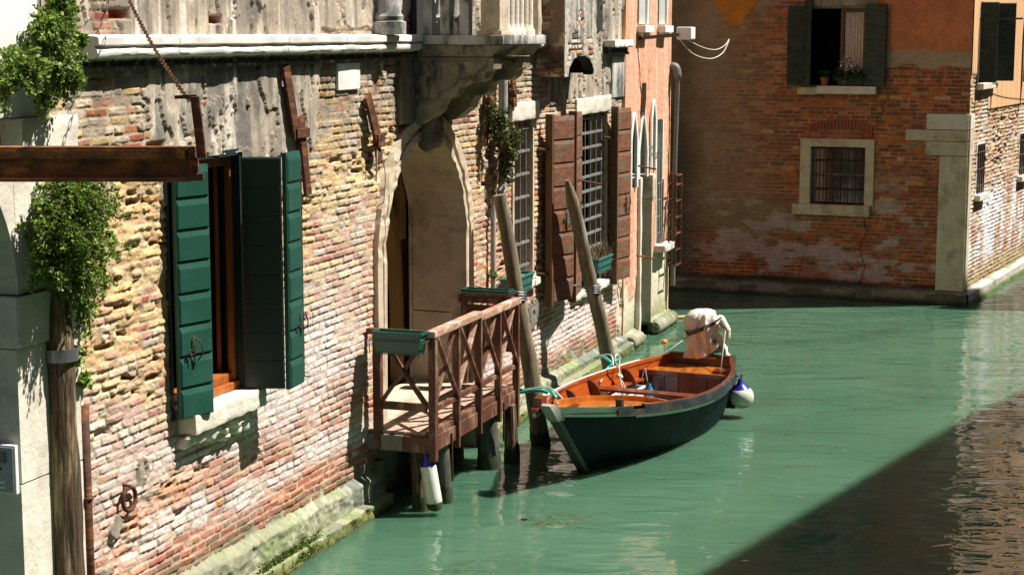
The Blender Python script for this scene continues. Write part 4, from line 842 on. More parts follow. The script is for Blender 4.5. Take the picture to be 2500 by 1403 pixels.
def f2win(a, b, z0, z1, shut):
    w = MB().box(F2, a-.02, a+.02, -.25, .005, z0, z1).box(F2, b-.02, b+.02, -.25, .005, z0, z1).box(F2, a, b, -.25, .005, z1-.02, z1+.02).build('side_window', M_PLASTW, far)
    MB().box(F2, a-.1, b+.1, -.5, -.4, z0-.1, z1+.1).build('room', M_BLACK, w)
    MB().box(F2, a-.08, b+.1, -.05, .10, z0-.10, z0, .01).build('window_sill', M_STONE, w)
    if shut:
        shutter(F2.sub(a, .03, a+.08, .28), .28, z0+.02, z1, far, M_DKGREEN, 6, 0, raised=.008, flat=True); shutter(F2.sub(b, .03, b+.12, .36), .34, z0+.02, z1, far, M_DKGREEN, 6, 0, raised=.008, flat=True)
    else:
        g = MB()
        for i in range(4): s = a+(b-a)*(i+.5)/4; g.bar(F2.P(s, .02, z0), F2.P(s, .02, z1), .011)
        for i in range(3): z = z0+(z1-z0)*(i+.5)/3; g.bar(F2.P(a, .02, z), F2.P(b, .02, z), .012)
        g.build('window_bars', M_IRON, w)
f2win(.48, 1.60, 3.66, 5.0, True); f2win(.66, 1.25, 1.79, 2.64, False); f2win(4.25, 4.9, 1.85, 2.64, False)
shutter(F2.sub(4.2, .03, 4.25, .3), .3, 3.6, 5.0, far, M_DKGREEN, 6, 0, raised=.008, flat=True)
MB().beam(F2.P(.45, .03, 4.72), F2.P(.9, .62, 4.73), .03, .03).build('clothes_line_bracket', M_IRON, far)
w1 = MB().tube(bez([F2.P(.9, .62, 4.73), F2.P(3, .7, 4.66), F2.P(6, .8, 4.7)]), .006).build('clothes_line', M_ROPEW, loc=F2.P(.9, .6, 4.7), smooth=True); tag(w1, 'thin pale clothes line running from the iron bracket on the sunlit side wall', 'clothes line')

# ================================================================== HOUSE ACROSS THE CANAL, right of the view, unseen, shaped for its shadow
hh = 15.0; off = hh/math.tan(SUN_EL); ox, oy = off*math.sin(SUN_AZ), off*math.cos(SUN_AZ)
tr = [(.6, -14), (-.6, 10.5), (1.5, 14.2), (5.48, 20.6), (8.4, 24.6), (9.6, 28.2), (6.9, 28.7), (8.5, 30.4), (13.0, 39.5)]  # roof edge traced back from the shadow wanted on water and far corner
fp = [(x+ox, y+oy) for x, y in tr]
opp = empty('plastered_house', 'tall brown house right of the view that darkens and reflects in the canal', 'house', (fp[2][0], fp[2][1], 0))
MB().hprism(fp+[(34, 40), (34, -18), (-14, -18), (-14, -14)], -.3, hh).build('wall', M_SHADEH, opp)  # unseen wing behind the viewer added to block sky and deepen shade
MB().hprism([(x+.35, y+.1) for x, y in fp]+[(34.3, 40.5), (34.3, -18.3), (-14.3, -18.3), (-14.3, -14.2)], hh+.004, hh+.16).build('roof', M_ROOF, opp)
for i in range(len(fp)-1):
    a = Vector((*fp[i], 0)); b = Vector((*fp[i+1], 0)); f = Fr(a, b-a); L_ = (b-a).length
    for q in range(int(L_/1.9) if i else 0):
        s = .8+q*1.9
        for z in (2.0, 5.2, 8.4, 11.6):
            ww = MB().box(f, s-.06, s+.86, -.05, -.012, z-.06, z+1.4).build('window_frame', M_PLASTW, opp); MB().box(f, s, s+.8, -.062, -.051, z, z+1.33).build('pane', M_GLASS, ww)
            MB().box(f, s-.42, s-.07, -.07, -.02, z, z+1.35).build('shutter', M_DKGREEN, opp)

def ray(px, py):
    u = (px-1250)/FPX; v = -(py-701.5)/FPX; c, s = math.cos(PITCH), math.sin(PITCH)
    return Vector((u, c+v*s, -s+v*c))
def onL(px, py, n=0):
    """wall coordinates (s, z) of a sight line where it meets the plane n metres in front of the brick wall"""
    r = ray(px, py); p0 = FL.P(0, n, 0); t = (p0-Vector((0, 0, EYE))).dot(FL.N)/r.dot(FL.N); p = Vector((0, 0, EYE))+r*t; return (p-FL.O).dot(FL.D), p.z
def onY(px, py, Y):
    r = ray(px, py); return Vector((0, 0, EYE))+r*(Y/r.y)
def onW(px, py, z=0):
    r = ray(px, py); return Vector((0, 0, EYE))+r*((z-EYE)/r.z)

# ================================================================== LANDING STAGE
st = empty('landing_stage', 'red brown wooden landing stage with crossed rail panels in front of the arched door', 'landing stage', FL.P(3.4, .35, 0))
A0, A1, NN = 2.16, 4.60, .65
for i in range(5):
    n0 = .0+i*.128; MB().box(FL, A0+.03, A1-.02, n0+.004, n0+.124, .755, .785, .004).build('deck_board', M_DECK, st)
for s in (2.3, 3.4, 4.4): MB().box(FL, s, s+.07, .02, .60, .66, .752).build('joist', M_GREYW, st)
MB().box(FL, A0, 2.95, NN-.03, NN+.02, .60, .745, .004).build('fascia_board', M_RAIL, st)
MB().box(FL, 2.955, A1, NN-.03, NN+.018, .60, .745, .004).build('fascia_board', M_RAIL, st)
MB().box(FL, A0+.02, A1, NN-.07, NN+.0, .75, .80, .004).build('edge_board', M_RAIL, st)
MB().box(FL, A0, A0+.04, .0, .36, .60, .75, .004).build('fascia_board', M_GREYW, st, label='unpainted grey end board')
MB().box(FL, A0-.01, A0+.035, .365, NN, .60, .75, .004).build('fascia_board', M_RAIL, st)
ps = [2.19, 2.80, 3.42, 4.0, 4.57]
for i, s in enumerate(ps):
    w = .055 if i in (0,) else .035
    MB().box(FL, s-w*.7, s+w*.7, NN-.02, NN+.05, .52 if i != 4 else .35, 1.70, .006).build('rail_post', M_RAIL, st)
MB().box(FL, A0-.03, 3.42, NN-.035, NN+.06, 1.70, 1.765, .008).build('top_rail', M_RAILTOP, st)
MB().box(FL, 3.425, A1+.03, NN-.035, NN+.055, 1.665, 1.73, .008).build('top_rail', M_RAILTOP, st)
MB().box(FL, A0+.07, A1-.05, NN-.01, NN+.03, .985, 1.035, .004).build('bottom_rail', M_RAIL, st)
for i in range(4):
    a, b = ps[i]+.045, ps[i+1]-.03
    MB().beam(FL.P(a, NN+.0, 1.04), FL.P(b, NN+.0, 1.69), .035, .05, tuple(FL.N), .004).build('cross_brace', M_RAILTOP if i % 2 else M_RAIL, st)
    MB().beam(FL.P(a, NN+.035, 1.69), FL.P(b, NN+.035, 1.04), .03, .045, tuple(FL.N), .004).build('cross_brace', M_RAIL, st)
FN = Fr(FL.P(2.19, 0, 0), FL.N)
for nn_ in (.10,): MB().box(FN, nn_-.035, nn_+.045, -.035, .035, .60, 1.74, .006).build('rail_post', M_RAIL, st)
MB().box(FN, .0, .62, -.035, .035, 1.70, 1.755, .006).build('top_rail', M_RAIL, st)
MB().box(FN, .14, .60, -.02, .02, .99, 1.065, .004).build('bottom_rail', M_RAIL, st)
MB().beam(FN.P(.15, .0, 1.07), FN.P(.60, .0, 1.69), .03, .07, tuple(FL.D), .004).build('cross_brace', M_RAIL, st)
MB().beam(FN.P(.15, .032, 1.69), FN.P(.60, .032, 1.07), .03, .07, tuple(FL.D), .004).build('cross_brace', M_RAIL, st)
FF = Fr(FL.P(4.57, 0, 0), FL.N)
MB().box(FF, .02, .63, -.035, .035, 1.66, 1.75, .006).build('top_rail', M_RAIL, st); MB().box(FF, .05, .12, -.03, .03, .6, 1.66, .006).build('rail_post', M_RAIL, st); MB().box(FF, .12, .62, -.01, .01, 1.15, 1.64, .004).build('end_panel', M_RAIL, st)
for (x, y), r, zt, m, lb in (((-.88, 16.33), .075, .6, M_POSTOLD, None), ((-.66, 16.62), .07, .6, M_PILE, None), ((-.25, 17.98), .115, .62, M_PILE, None), ((-.01, 18.2), .075, .62, M_POSTOLD, None), ((-.98, 17.35), .10, .6, M_POSTOLD, None), ((-.62, 18.35), .10, .6, M_POSTOLD, None)):
    MB().tube([(x+.02, y, -.5), (x+.01, y, 0), (x, y, zt*.5), (x-.02, y, zt)], [r*1.05, r, r*.98, r*.95], 14).build('pile', m, st, smooth='auto')
MB().bar(FL.P(2.62, NN+.03, .70), FL.P(2.64, NN+.03, .22), .010).build('bolt_rod', M_IRON, st); MB().bar(FL.P(4.05, NN+.06, .72), FL.P(4.07, NN+.05, .30), .010).build('bolt_rod', M_IRON, st)
def slime(parent, x, y, r, seed=0, dx=0, dy=0):
    m = MB(); pts = []; seg = 20
    for k, z in enumerate((-.3, 0, .05, .10, .15)):
        for j in range(seg):
            a = 2*math.pi*j/seg; q = r+.008+.006*mnoise.noise(Vector((a*2, z*20, seed))); zz_ = z+(.07*mnoise.noise(Vector((math.cos(a)*2, math.sin(a)*2, seed+.5))) if k == 4 else 0)
            if k == 4: q = r+.001
            pts.append((x+dx*zz_+q*math.cos(a), y+dy*zz_+q*math.sin(a), zz_))
    m.add(pts, [(k*seg+j, k*seg+(j+1) % seg, (k+1)*seg+(j+1) % seg, (k+1)*seg+j) for k in range(4) for j in range(seg)]); m.build('weed_band', M_ALGAE, parent, smooth=True)
for x, y, r in ((-.88, 16.33, .075), (-.66, 16.62, .07), (-.25, 17.98, .115), (-.01, 18.2, .078)): slime(st, x+.01, y, r, x)
# planters
def planter(fr, a, b, n, w, z, h, label, mat, cat='planter', holder=True):
    t = empty('planter_box', label, cat, fr.P((a+b)/2, n, z))
    m = MB(); i = .02
    q = [(a+i*1.3, n-w/2+i, z), (b-i*1.3, n-w/2+i, z), (b-i*1.3, n+w/2-i, z), (a+i*1.3, n+w/2-i, z), (a, n-w/2, z+h), (b, n-w/2, z+h), (b, n+w/2, z+h), (a, n+w/2, z+h)]
    m.add([fr.P(*p) for p in q], [(0, 1, 5, 4), (1, 2, 6, 5), (2, 3, 7, 6), (3, 0, 4, 7), (0, 3, 2, 1)]); m.build('box', mat, t)
    r = MB(); c = [(a, n-w/2), (b, n-w/2), (b, n+w/2), (a, n+w/2)]
    r.box(fr, a-.01, b+.01, n-w/2-.01, n-w/2+.012, z+h-.022, z+h+.006, .004).box(fr, a-.01, b+.01, n+w/2-.012, n+w/2+.01, z+h-.022, z+h+.006, .004).box(fr, a-.01, a+.012, n-w/2, n+w/2, z+h-.02, z+h+.0055, .003).box(fr, b-.012, b+.01, n-w/2, n+w/2, z+h-.02, z+h+.0055, .003)
    r.build('rim', mat, t)
    MB().rock(fr, a+.012, b-.012, n-w/2+.012, n+w/2-.012, z+h-.07, z+h-.03, .03, .012, 20, 3, .005).build('soil', M_SOIL, t)
    if holder:
        g = MB()
        for o in (n-w/2-.018, n+w/2+.018): g.bar(fr.P(a-.03, o, z+h*.62), fr.P(b+.03, o, z+h*.62), .004)
        for s in (a-.03, b+.03): g.bar(fr.P(s, n-w/2-.02, z+h*.62), fr.P(s, n+w/2+.02, z+h*.62), .004).bar(fr.P(s, n+w/2+.02, z+h*.62), fr.P(s, n+w/2, z), .004)
        g.bar(fr.P(a, n+w/2, z-.005), fr.P(b, n+w/2, z-.005), .004)
        for k in (-1, 1):
            g.tube(bez([fr.P((a+b)/2+k*.02, n-w/2-.02, z+h*.62), fr.P((a+b)/2+k*.09, n-w/2-.02, z+h*.25), fr.P((a+b)/2+k*.15, n-w/2-.02, z+h*.4), fr.P((a+b)/2+k*.12, n-w/2-.02, z+h*.5)], 5), .0035, 5)
        g.bar(fr.P((a+b)/2, n-w/2-.02, z+h*.05), fr.P((a+b)/2, n-w/2-.02, z+h+.02), .004)
        g.build('wire_holder', M_IRON, t)
    return t
FP = Fr(FL.P(2.19, 0, 0), FL.N)      # out from the wall; its N points back along the quay towards the viewer
planter(FP, .15, .63, .13, .17, 1.56, .20, 'green plastic trough of dry soil hung on the near end of the stage rail', M_PLANTER)
FP2 = Fr(FL.P(4.57, 0, 0), FL.N)
planter(FP2, .08, .60, -.01, .17, 1.735, .07, 'green plastic trough lying on the far end rail of the landing stage', M_PLANTER)
s_, z_ = onL(1465, 640, .12); tb = planter(FL, s_-.38, s_+.30, .13, .16, z_-.11, .19, 'small teal trough of dry twigs on the sill between the red brown shutters', M_TEAL)
s_, z_ = onL(1262, 690, .1); planter(FL, s_-.42, s_+.32, .12, .16, z_-.1, .19, 'small teal trough on the barred window sill behind the first leaning post', M_TEAL)

# ================================================================== MOORING POSTS
def post(base, top, r0, r1, label, cat='mooring post', mat=M_POST, group=None, point=True, below=.6):
    b = Vector(base); t = Vector(top); d = (t-b); L_ = d.length; d.normalize()
    o = empty('mooring_post', label, cat, b, group)
    pts = []; rs = []; n = 26
    for i in range(n+1):
        k = i/n; p = b-d*below+(d*(L_+below))*k
        w = .012*math.sin(k*5)+.006*math.sin(k*17); pts.append(p+Vector((w, w*.5, 0))); rs.append((r0+(r1-r0)*k)*(1+.02*math.sin(k*41)))
    if point: rs[-1] *= .35; rs[-2] *= .72
    m = MB().tube(pts, rs, 18)
    m.build('shaft', mat, o, smooth='auto'); return o
p1 = post((.32, 19.01, 0), (-.115, 18.95, 2.77), .105, .072, 'leaning wooden mooring post beside the landing stage rail, thicker and blunt topped', group='leaning mooring posts', point=False)
p2 = post((1.30, 21.85, 0), (.685, 21.2, 2.74), .10, .075, 'leaning wooden mooring post with a pointed top in front of the red brown shutters', group='leaning mooring posts')
slime(p1, .32, 19.01, .103, 1, -.157, -.02); slime(p2, 1.30, 21.85, .10, 2, -.224, -.237)
for bt, z0, nm_ in ((((.32, 19.01, 0), (-.115, 18.95, 2.77)), 1.66, 'wire binding'), (((1.30, 21.85, 0), (.685, 21.2, 2.74)), 1.36, 'wire')):
    b, t = Vector(bt[0]), Vector(bt[1]); c = b+(t-b)*(z0/t.z); m = MB()
    for k in range(4): m.torus(c+Vector((0, 0, .028*k-.03)), .098, .007, (.12, .1, 1), seg=22)
    w = (c-FL.O).dot(FL.D); n = (c-FL.O).dot(FL.N)
    m.tube([c+Vector((-.08, .05, .01)), FL.P(w-.1, .0, z0+.12)], .009, 6).tube([c+Vector((-.08, -.05, .03)), FL.P(w+.15, .0, z0+.06)], .009, 6)
    o = m.build('wire_lashing', M_GALV, loc=c); tag(o, 'coils of grey wire tying the blunt leaning post to the wall' if z0 > 1.5 else 'coils of grey wire tying the pointed leaning post to the wall', 'wire lashing', 'wire lashings round the posts')
opb = FL.P(-3.10, .33, 0); opb = Vector(((lambda p: (p.x, p.y))(onY(152, 1000, 11.42)))+(0,)); 
old = empty('mooring_post', 'thick dark weathered timber post strapped to the white stone gate', 'mooring post', opb)
pts = []; rs = []
for i in range(31):
    k = i/30; z = -.4+k*3.22; pts.append((opb.x+.010*math.sin(k*6), opb.y+.008*math.cos(k*9), z)); rs.append(.104*(1+.03*math.sin(k*23)+.02*math.sin(k*51)) if i < 27 else (.098, .09, .078, .06)[i-27])
m = MB().tube(pts, rs, 22)
m.v = [(x+.012*mnoise.noise(Vector((x*9, y*9, z*1.2))), y+.012*mnoise.noise(Vector((x*9, y*9, z*1.2+9))), z) for x, y, z in m.v]
m.build('shaft', M_POSTOLD, old, smooth='auto')
cz = onY(150, 862, opb.y).z
m = MB(); n = 24
for z0 in (cz-.045,):
    for i in range(n):
        a0, a1 = [math.radians(-200+260*j/n) for j in (i, i+1)]
        q = [(opb.x+r*math.cos(a), opb.y+r*math.sin(a), z) for z in (z0, z0+.085) for r, a in ((.112, a0), (.112, a1), (.120, a1), (.120, a0))]
        m.add(q, [(0, 1, 2, 3), (4, 7, 6, 5), (2, 3, 7, 6), (0, 4, 5, 1), (1, 5, 6, 2), (0, 3, 7, 4)])
Wd = Fr((opb.x, opb.y, 0), FL.N)
m.box(Wd, -.155, -.115, -.02, .06, cz-.06, cz+.06, .006).box(Wd, -.27, -.23, -.04, .05, cz-.06, cz+.07, .006).bar(Wd.P(-.36, .01, cz), Wd.P(-.11, .01, cz), .012)
o = m.build('post_clamp', M_GALV, loc=(opb.x, opb.y, cz)); tag(o, 'galvanised metal band clamping the old timber post to the stone gate', 'clamp')

# intercom on the shaded jamb
FJ = Fr(FL.P(-3.44, -.145, 0), FL.N)
zt = onY(30, 1072, FL.P(-3.3, 0, 0).y).z; zb = onY(30, 1190, FL.P(-3.3, 0, 0).y).z
ic = empty('intercom_panel', 'grey metal intercom panel with speaker grille and two call buttons on the stone jamb', 'intercom', FJ.P(.1, .02, zb))
MB().box(FJ, -.01, .19, 0, .035, zb, zt, .008).build('housing', M_WHITEP, ic)
FJn = 1
MB().box(FJ, .005, .175, .036, .042, zb+.015, zt-.015, .002).build('face_plate', M_STEEL, ic)
g = MB()
for i in range(7):
    for k in (0, 1): g.box(FJ, .05+k*.045, .088+k*.045, .0425, .044, zt-.05-i*.011, zt-.045-i*.011)
g.box(FJ, .055, .09, .0425, .045, zt-.165, zt-.15).build('speaker_grille', M_IRON, ic)
for k in (0, 1): MB().box(FJ, .05, .11, .0425, .046, zb+.035+k*.035, zb+.052+k*.035, .002).build('name_plate', M_WHITEP, ic); MB().lathe(FJ.P(.035, .042, zb+.043+k*.035), [(.006, 0), (.006, .006), (.001, .007)], 10, tuple(FJ.N)).build('button', M_GALV, ic)

# ================================================================== RUSTY HOIST BEAM AND CHAIN
hb = empty('hoist_beam', 'rusty iron beam jutting over the canal, its upright held by a chain', 'iron beam', (-3.5, 10, 3.66))
XA, XB = -3.75, -1.825
WF = Fr((0, 10, 0), (1, 0))   # s is x, n is -y
m = MB(); m.box(WF, XA, XB, -.06, .06, 3.845, 3.862, .002).box(WF, XA, XB, -.06, .06, 3.665, 3.69, .003).box(WF, XA, XB, -.006, .012, 3.69, 3.845)
m.box(WF, XA, XB-.02, .05, .062, 3.795, 3.845, .002)
m.build('girder', M_BEAM, hb)
MB().box(WF, XB, XB+.03, -.05, .058, 3.80, 3.862, .004).box(WF, XB+.0, XB+.045, -.02, .03, 3.69, 3.80, .01).build('end_block', M_RUST, hb)
MB().box(WF, XB+.0, XB+.08, .02, .06, 3.672, 3.712, .004).build('end_hook', M_RUST, hb)
MB().beam((-1.785, 9.96, 4.145), (-1.755, 9.97, 3.80), .05, .022, (0, 1, 0), .002).beam((-1.762, 9.935, 4.145), (-1.73, 9.945, 3.80), .014, .03, (0, 1, 0), .002).beam((-1.90, 9.97, 4.14), (-1.775, 9.97, 4.145), .02, .012, (0, 1, 0)).build('upright_bar', M_RUST, hb)
a = Vector((-1.82, 9.97, 4.125)); sA, zA = onL(288, -60, 0); b = FL.P(sA, 0, zA); ch_ = MB(); N_ = 44; pts = []
for i in range(N_+1):
    k = i/N_; pts.append(a.lerp(b, k)+Vector((0, 0, -.10*4*k*(1-k)*.6)))
# links of equal length
tot = sum((pts[i+1]-pts[i]).length for i in range(N_)); step = .036; nl = int(tot/step); d_ = 0; j = 0; cur = 0; seg = 0
for i in range(nl):
    want = i*step
    while cur+(pts[seg+1]-pts[seg]).length < want and seg < N_-1: cur += (pts[seg+1]-pts[seg]).length; seg += 1
    t = (pts[seg+1]-pts[seg]); p = pts[seg]+t.normalized()*(want-cur); t.normalize(); u = Vector((0, 1, 0)).cross(t).normalized(); ax = u if i % 2 else t.cross(u)
    ch_.torus(p, .0125, .0034, tuple(ax), tuple(t), seg=10, s2=5, sx=1.9)
ch_.build('chain', M_RUST, hb, smooth=True)

# ================================================================== BOAT
BL = 4.884; FB = Fr((.351, 16.897), (math.sin(.421), math.cos(.421)))
T7 = np.linspace(0, 1, 7)
def cub(xs, ys):
    """smooth interpolation through points"""
    def f(t):
        t = min(max(t, 0), 1)*(len(xs)-1); i = min(int(t), len(xs)-2); u = t-i
        y0, y1, y2, y3 = ys[max(i-1, 0)], ys[i], ys[i+1], ys[min(i+2, len(ys)-1)]
        return .5*(2*y1+(y2-y0)*u+(2*y0-5*y1+4*y2-y3)*u*u+(3*y1-y0-3*y2+y3)*u**3)
    return f
G = cub(T7, [.055, .384, .634, .77, .778, .656, .403]); WLH = cub(T7, [.02, .24, .45, .56, .57, .47, .27])
def zs_(t): return .88*(1-t)*(1-2*t)+4*.593*t*(1-t)+.588*t*(2*t-1)
def hp(t, z, sd, o=0):
    zz = zs_(t); q = z/zz
    lat = WLH(t)+(G(t)-WLH(t))*(max(q, 0)**.75) if z >= 0 else WLH(t)*(1+z*2.2)
    al = t*BL+(1-t)*.97*(1-q)*(1 if z >= 0 else 1.0)
    return FB.P(al, sd*(lat+o), z)
def latat(s, z):
    t = s/BL
    for k in range(12): t = (s-.97*(1-t)*(1-z/zs_(t)))/BL
    t = max(0, min(1, t)); return WLH(t)+(G(t)-WLH(t))*(max(z, 0)/zs_(t))**.75
boat = empty('moored_boat', 'open wooden boat with dark green hull and glossy orange inside moored by the posts', 'boat', FB.P(2.5, 0, 0))
tt = [i/40 for i in range(41)]
def strip(ts, f0, f1, sd, o, rows=1):
    m = MB(); n = len(ts); L_ = []
    for t in ts:
        a, b = f0(t), f1(t)
        for r in range(rows+1): L_.append(hp(t, a+(b-a)*r/rows, sd, o))
    k = rows+1; m.add(L_, [(i*k+r, (i+1)*k+r, (i+1)*k+r+1, i*k+r+1) for i in range(n-1) for r in range(rows)]); return m
hull = MB()
for sd in (1, -1):
    q = strip(tt, lambda t: zs_(t), lambda t: .05, sd, 0, 8); hull.add(q.v, q.f)
tz = [hp(1, zs_(1)*k/8, 1) for k in range(8, -1, -1)]+[hp(1, zs_(1)*k/8, -1) for k in range(0, 9)]
hull.add(tz, [tuple(range(len(tz)))])
ho = hull.build('hull', M_HULL, boat, smooth='auto')
bt = MB()
for sd in (1, -1):
    q = strip(tt, lambda t: .05, lambda t: -.25, sd, 0, 4); bt.add(q.v, q.f)
bt.build('hull_bottom', M_BOOT, boat, smooth='auto')
q1 = strip([t for t in tt if t <= .226], lambda t: zs_(t)-.002, lambda t: zs_(t)-.125-.03*t, 1, .006, 2); q2 = strip([t for t in tt if t >= .224], lambda t: zs_(t)-.09, lambda t: zs_(t)-.155, 1, .006, 1)
s3 = MB(); s3.add(q1.v, q1.f); s3.add(q2.v, q2.f)
s3.build('painted_stripe', M_STRIPE, boat, nrm=False)
q = strip(tt, lambda t: zs_(t)-.09, lambda t: zs_(t)-.155, -1, .006, 1); q.build('painted_stripe', M_STRIPE, boat, nrm=False)
def rail_(ts, sd, w0, w1, h0, h1, name, mat, jag=0):
    m = MB(); L_ = []
    for t in ts:
        j = jag*mnoise.noise(Vector((t*60, 3, 0)))
        g = hp(t, zs_(t), sd); nn = FB.N*sd
        for o, z in ((w0, h0), (w1+j, h0), (w1+j*.5, h1+j), (w0, h1+j)): L_.append(g+nn*o+Vector((0, 0, z)))
    n = len(ts); m.add(L_, [(i*4+j, i*4+(j+1) % 4, (i+1)*4+(j+1) % 4, (i+1)*4+j) for i in range(n-1) for j in range(4)]+[(0, 1, 2, 3), (n*4-4, n*4-1, n*4-2, n*4-3)])
    return m.build(name, mat, boat, smooth='auto')
tf = [i/120 for i in range(121)]
rail_([t for t in tf if t >= .255], 1, -.004, .026, -.092, .008, 'rubbing_strake', M_STRAKE, .004)
rail_([t for t in tf if t >= .17 and t < .262], 1, -.004, .028, -.095, -.035, 'rubbing_strake', M_STRAKE, .003)
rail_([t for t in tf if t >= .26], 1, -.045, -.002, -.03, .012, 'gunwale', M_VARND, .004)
rail_([t for t in tf if t >= .0], -1, -.004, .02, -.08, .004, 'rubbing_strake', M_STRAKE)
rail_([t for t in tf if .26 < t < .88], -1, -.004, .022, .004, .012, 'gunwale_trim', M_WHITEP)
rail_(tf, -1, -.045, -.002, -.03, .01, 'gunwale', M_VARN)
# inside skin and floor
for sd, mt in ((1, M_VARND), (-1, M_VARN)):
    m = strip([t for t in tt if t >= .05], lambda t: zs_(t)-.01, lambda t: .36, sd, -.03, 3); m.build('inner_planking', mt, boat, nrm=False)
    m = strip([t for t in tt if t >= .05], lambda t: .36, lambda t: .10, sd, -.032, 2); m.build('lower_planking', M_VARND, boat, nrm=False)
fl_ = MB(); pts_l = [hp(t, .10, -1, -.03) for t in tt if t > .12]; pts_r = [hp(t, .10, 1, -.03) for t in tt if t > .12]
fl_.add(pts_l+pts_r, [(i, i+1, len(pts_l)+i+1, len(pts_l)+i) for i in range(len(pts_l)-1)]); fl_.build('floor_boards', M_VARND, boat)
# stem with pale head
def stempt(z, f=0, w=0): 
    a = .97*(1-z/.88); return FB.P(a-f, w, z)
m = MB(); L_ = []
zz = [-.3, -.1, .1, .3, .5, .70]
for z in zz:
    for w, f in ((-.06, -.02), (-.045, .045), (.045, .045), (.06, -.02)): L_.append(stempt(z, f, w))
m.add(L_, [(i*4+j, i*4+j+1, i*4+j+5, i*4+j+4) for i in range(len(zz)-1) for j in range(3)]+[(20, 21, 22, 23)]); m.build('stem', M_STEM, boat, smooth='auto')
m = MB(); L_ = []
for z, k in ((.70, 1.0), (.72, 1.12), (.86, 1.14), (.90, .9), (.905, .2)):
    for w, f in ((-.072, -.06), (-.05, .05), (.05, .05), (.072, -.06)): L_.append(stempt(z, f*k, w*k))
m.add(L_, [(i*4+j, i*4+(j+1) % 4, (i+1)*4+(j+1) % 4, (i+1)*4+j) for i in range(4) for j in range(4)]+[(16, 17, 18, 19), (3, 2, 1, 0)]); m.build('stem_head', M_STEMTOP, boat, smooth='auto')
MB().box(FB, .02, .17, -.17, -.08, .82, .95, .01).box(FB, -.06, .05, -.16, -.09, .80, .86, .01).build('bow_cleat', M_VARND, boat)
MB().box(FB, -.10, .0, -.125, -.09, .78, .81, .005).build('bow_fitting', M_GALV, boat)
# fore deck, coaming
co = [(1.05, -.40), (1.35, -.40), (1.7, -.32), (2.0, -.14), (2.15, .12), (2.12, .38), (1.98, .60)]
cpts = bez([FB.P(s, n, 0) for s, n in co], 6)
def lv(p): s = (p-FB.O).dot(FB.D); return s
dk = MB(); deckpts = []
ls = [t/BL for t in np.linspace(.12, 1.05, 9)]; rs_ = [t/BL for t in np.linspace(1.98, .12, 16)]
deckpts = [FB.P(t*BL, -(G(t)-.03), 0) for t in ls]+cpts[1:]+[FB.P(t*BL, G(t)-.03, 0) for t in rs_]
c0 = FB.P(1.0, .1, 0)
dz = lambda p: zs_(max(0, min(1, lv(p)/BL)))-.075
dv_ = [Vector((p.x, p.y, dz(p))) for p in deckpts]; cc_ = Vector((c0.x, c0.y, dz(c0)+.03))
dk.add([cc_]+dv_, [(0, i+1, (i+1) % len(dv_)+1) for i in range(len(dv_))]); dk.build('fore_deck', M_VARN2, boat, nrm=False)
m = MB(); L_ = []
for i, p in enumerate(cpts):
    t = (cpts[min(i+1, len(cpts)-1)]-cpts[max(i-1, 0)]).normalized(); n = Vector((t.y, -t.x, 0)); z = dz(p)
    L_ += [p+Vector((0, 0, z-.03)), p+n*.02+Vector((0, 0, z-.03)), p+n*.02+Vector((0, 0, z+.055)), p-n*.005+Vector((0, 0, z+.055))]
n = len(cpts); m.add(L_, [(i*4+j, i*4+(j+1) % 4, (i+1)*4+(j+1) % 4, (i+1)*4+j) for i in range(n-1) for j in range(4)]); m.build('coaming', M_VARN2, boat, smooth='auto')
MB().box(FB, .98, 1.9, -.44, -.02, .12, .56).build('fore_locker', M_VARND, boat) if False else None
MB().box(FB, 1.28, 1.36, .22, .29, dz(FB.P(1.3, .25, 0)), dz(FB.P(1.3, .25, 0))+.11, .01).box(FB, 1.20, 1.38, .19, .32, dz(FB.P(1.3, .25, 0)), dz(FB.P(1.3, .25, 0))+.02, .006).build('mooring_bitt', M_STRAKE, boat)
m = MB()
for a, b in ((.35, .75),): m.box(FB, a, b, -.03, .03, zs_(.1)-.06, zs_(.1)-.03, .006)
m.build('deck_ridge', M_VARND, boat)
# knees along the sides
def knee(s, sd, hgt=.26, inw=.19):
    t = s/BL; g = G(t)-.03; zt_ = zs_(t)-.015
    pr = [(latat(s, zt_-hgt-.1)-.035, zt_-hgt-.1), (latat(s, zt_-hgt*.5)-.035, zt_-hgt*.5), (g-.005, zt_)]+[(g-inw*math.sin(a)*1.0, zt_-hgt*(1-math.cos(a))) for a in [math.radians(x) for x in range(10, 91, 10)]]+[(latat(s, zt_-hgt-.1)-.06, zt_-hgt-.1)]
    MB().sprism(FB, [(sd*x, z) for x, z in pr], s-.014, s+.014).build('knee', M_RIB, boat)
for s in (1.55, 2.15, 2.95, 3.85): knee(s, -1)
for s in (2.9, 3.5, 3.95, 4.35): knee(s, 1, .22, .15)
for sd, a, b in ((-1, 1.5, 4.1), (1, 2.4, 4.3)):
    m = MB(); L_ = []; q = np.linspace(a, b, 24)
    for s in q:
        g = latat(s, .37)-.03
        for o, z in ((0, .36), (-.11, .36), (-.11, .385), (0, .385)): L_.append(FB.P(s, sd*(g+o), z))
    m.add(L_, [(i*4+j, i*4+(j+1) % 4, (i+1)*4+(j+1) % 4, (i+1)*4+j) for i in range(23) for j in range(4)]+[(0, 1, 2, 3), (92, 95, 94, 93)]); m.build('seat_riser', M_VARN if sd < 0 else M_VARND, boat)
MB().box(FB, 3.02, 3.20, -.74, .76, .415, .445, .008).build('thwart', M_VARND, boat)
MB().box(FB, 3.06, 3.16, -.03, .05, .4455, .447).build('mast_hole', M_BLACK, boat)
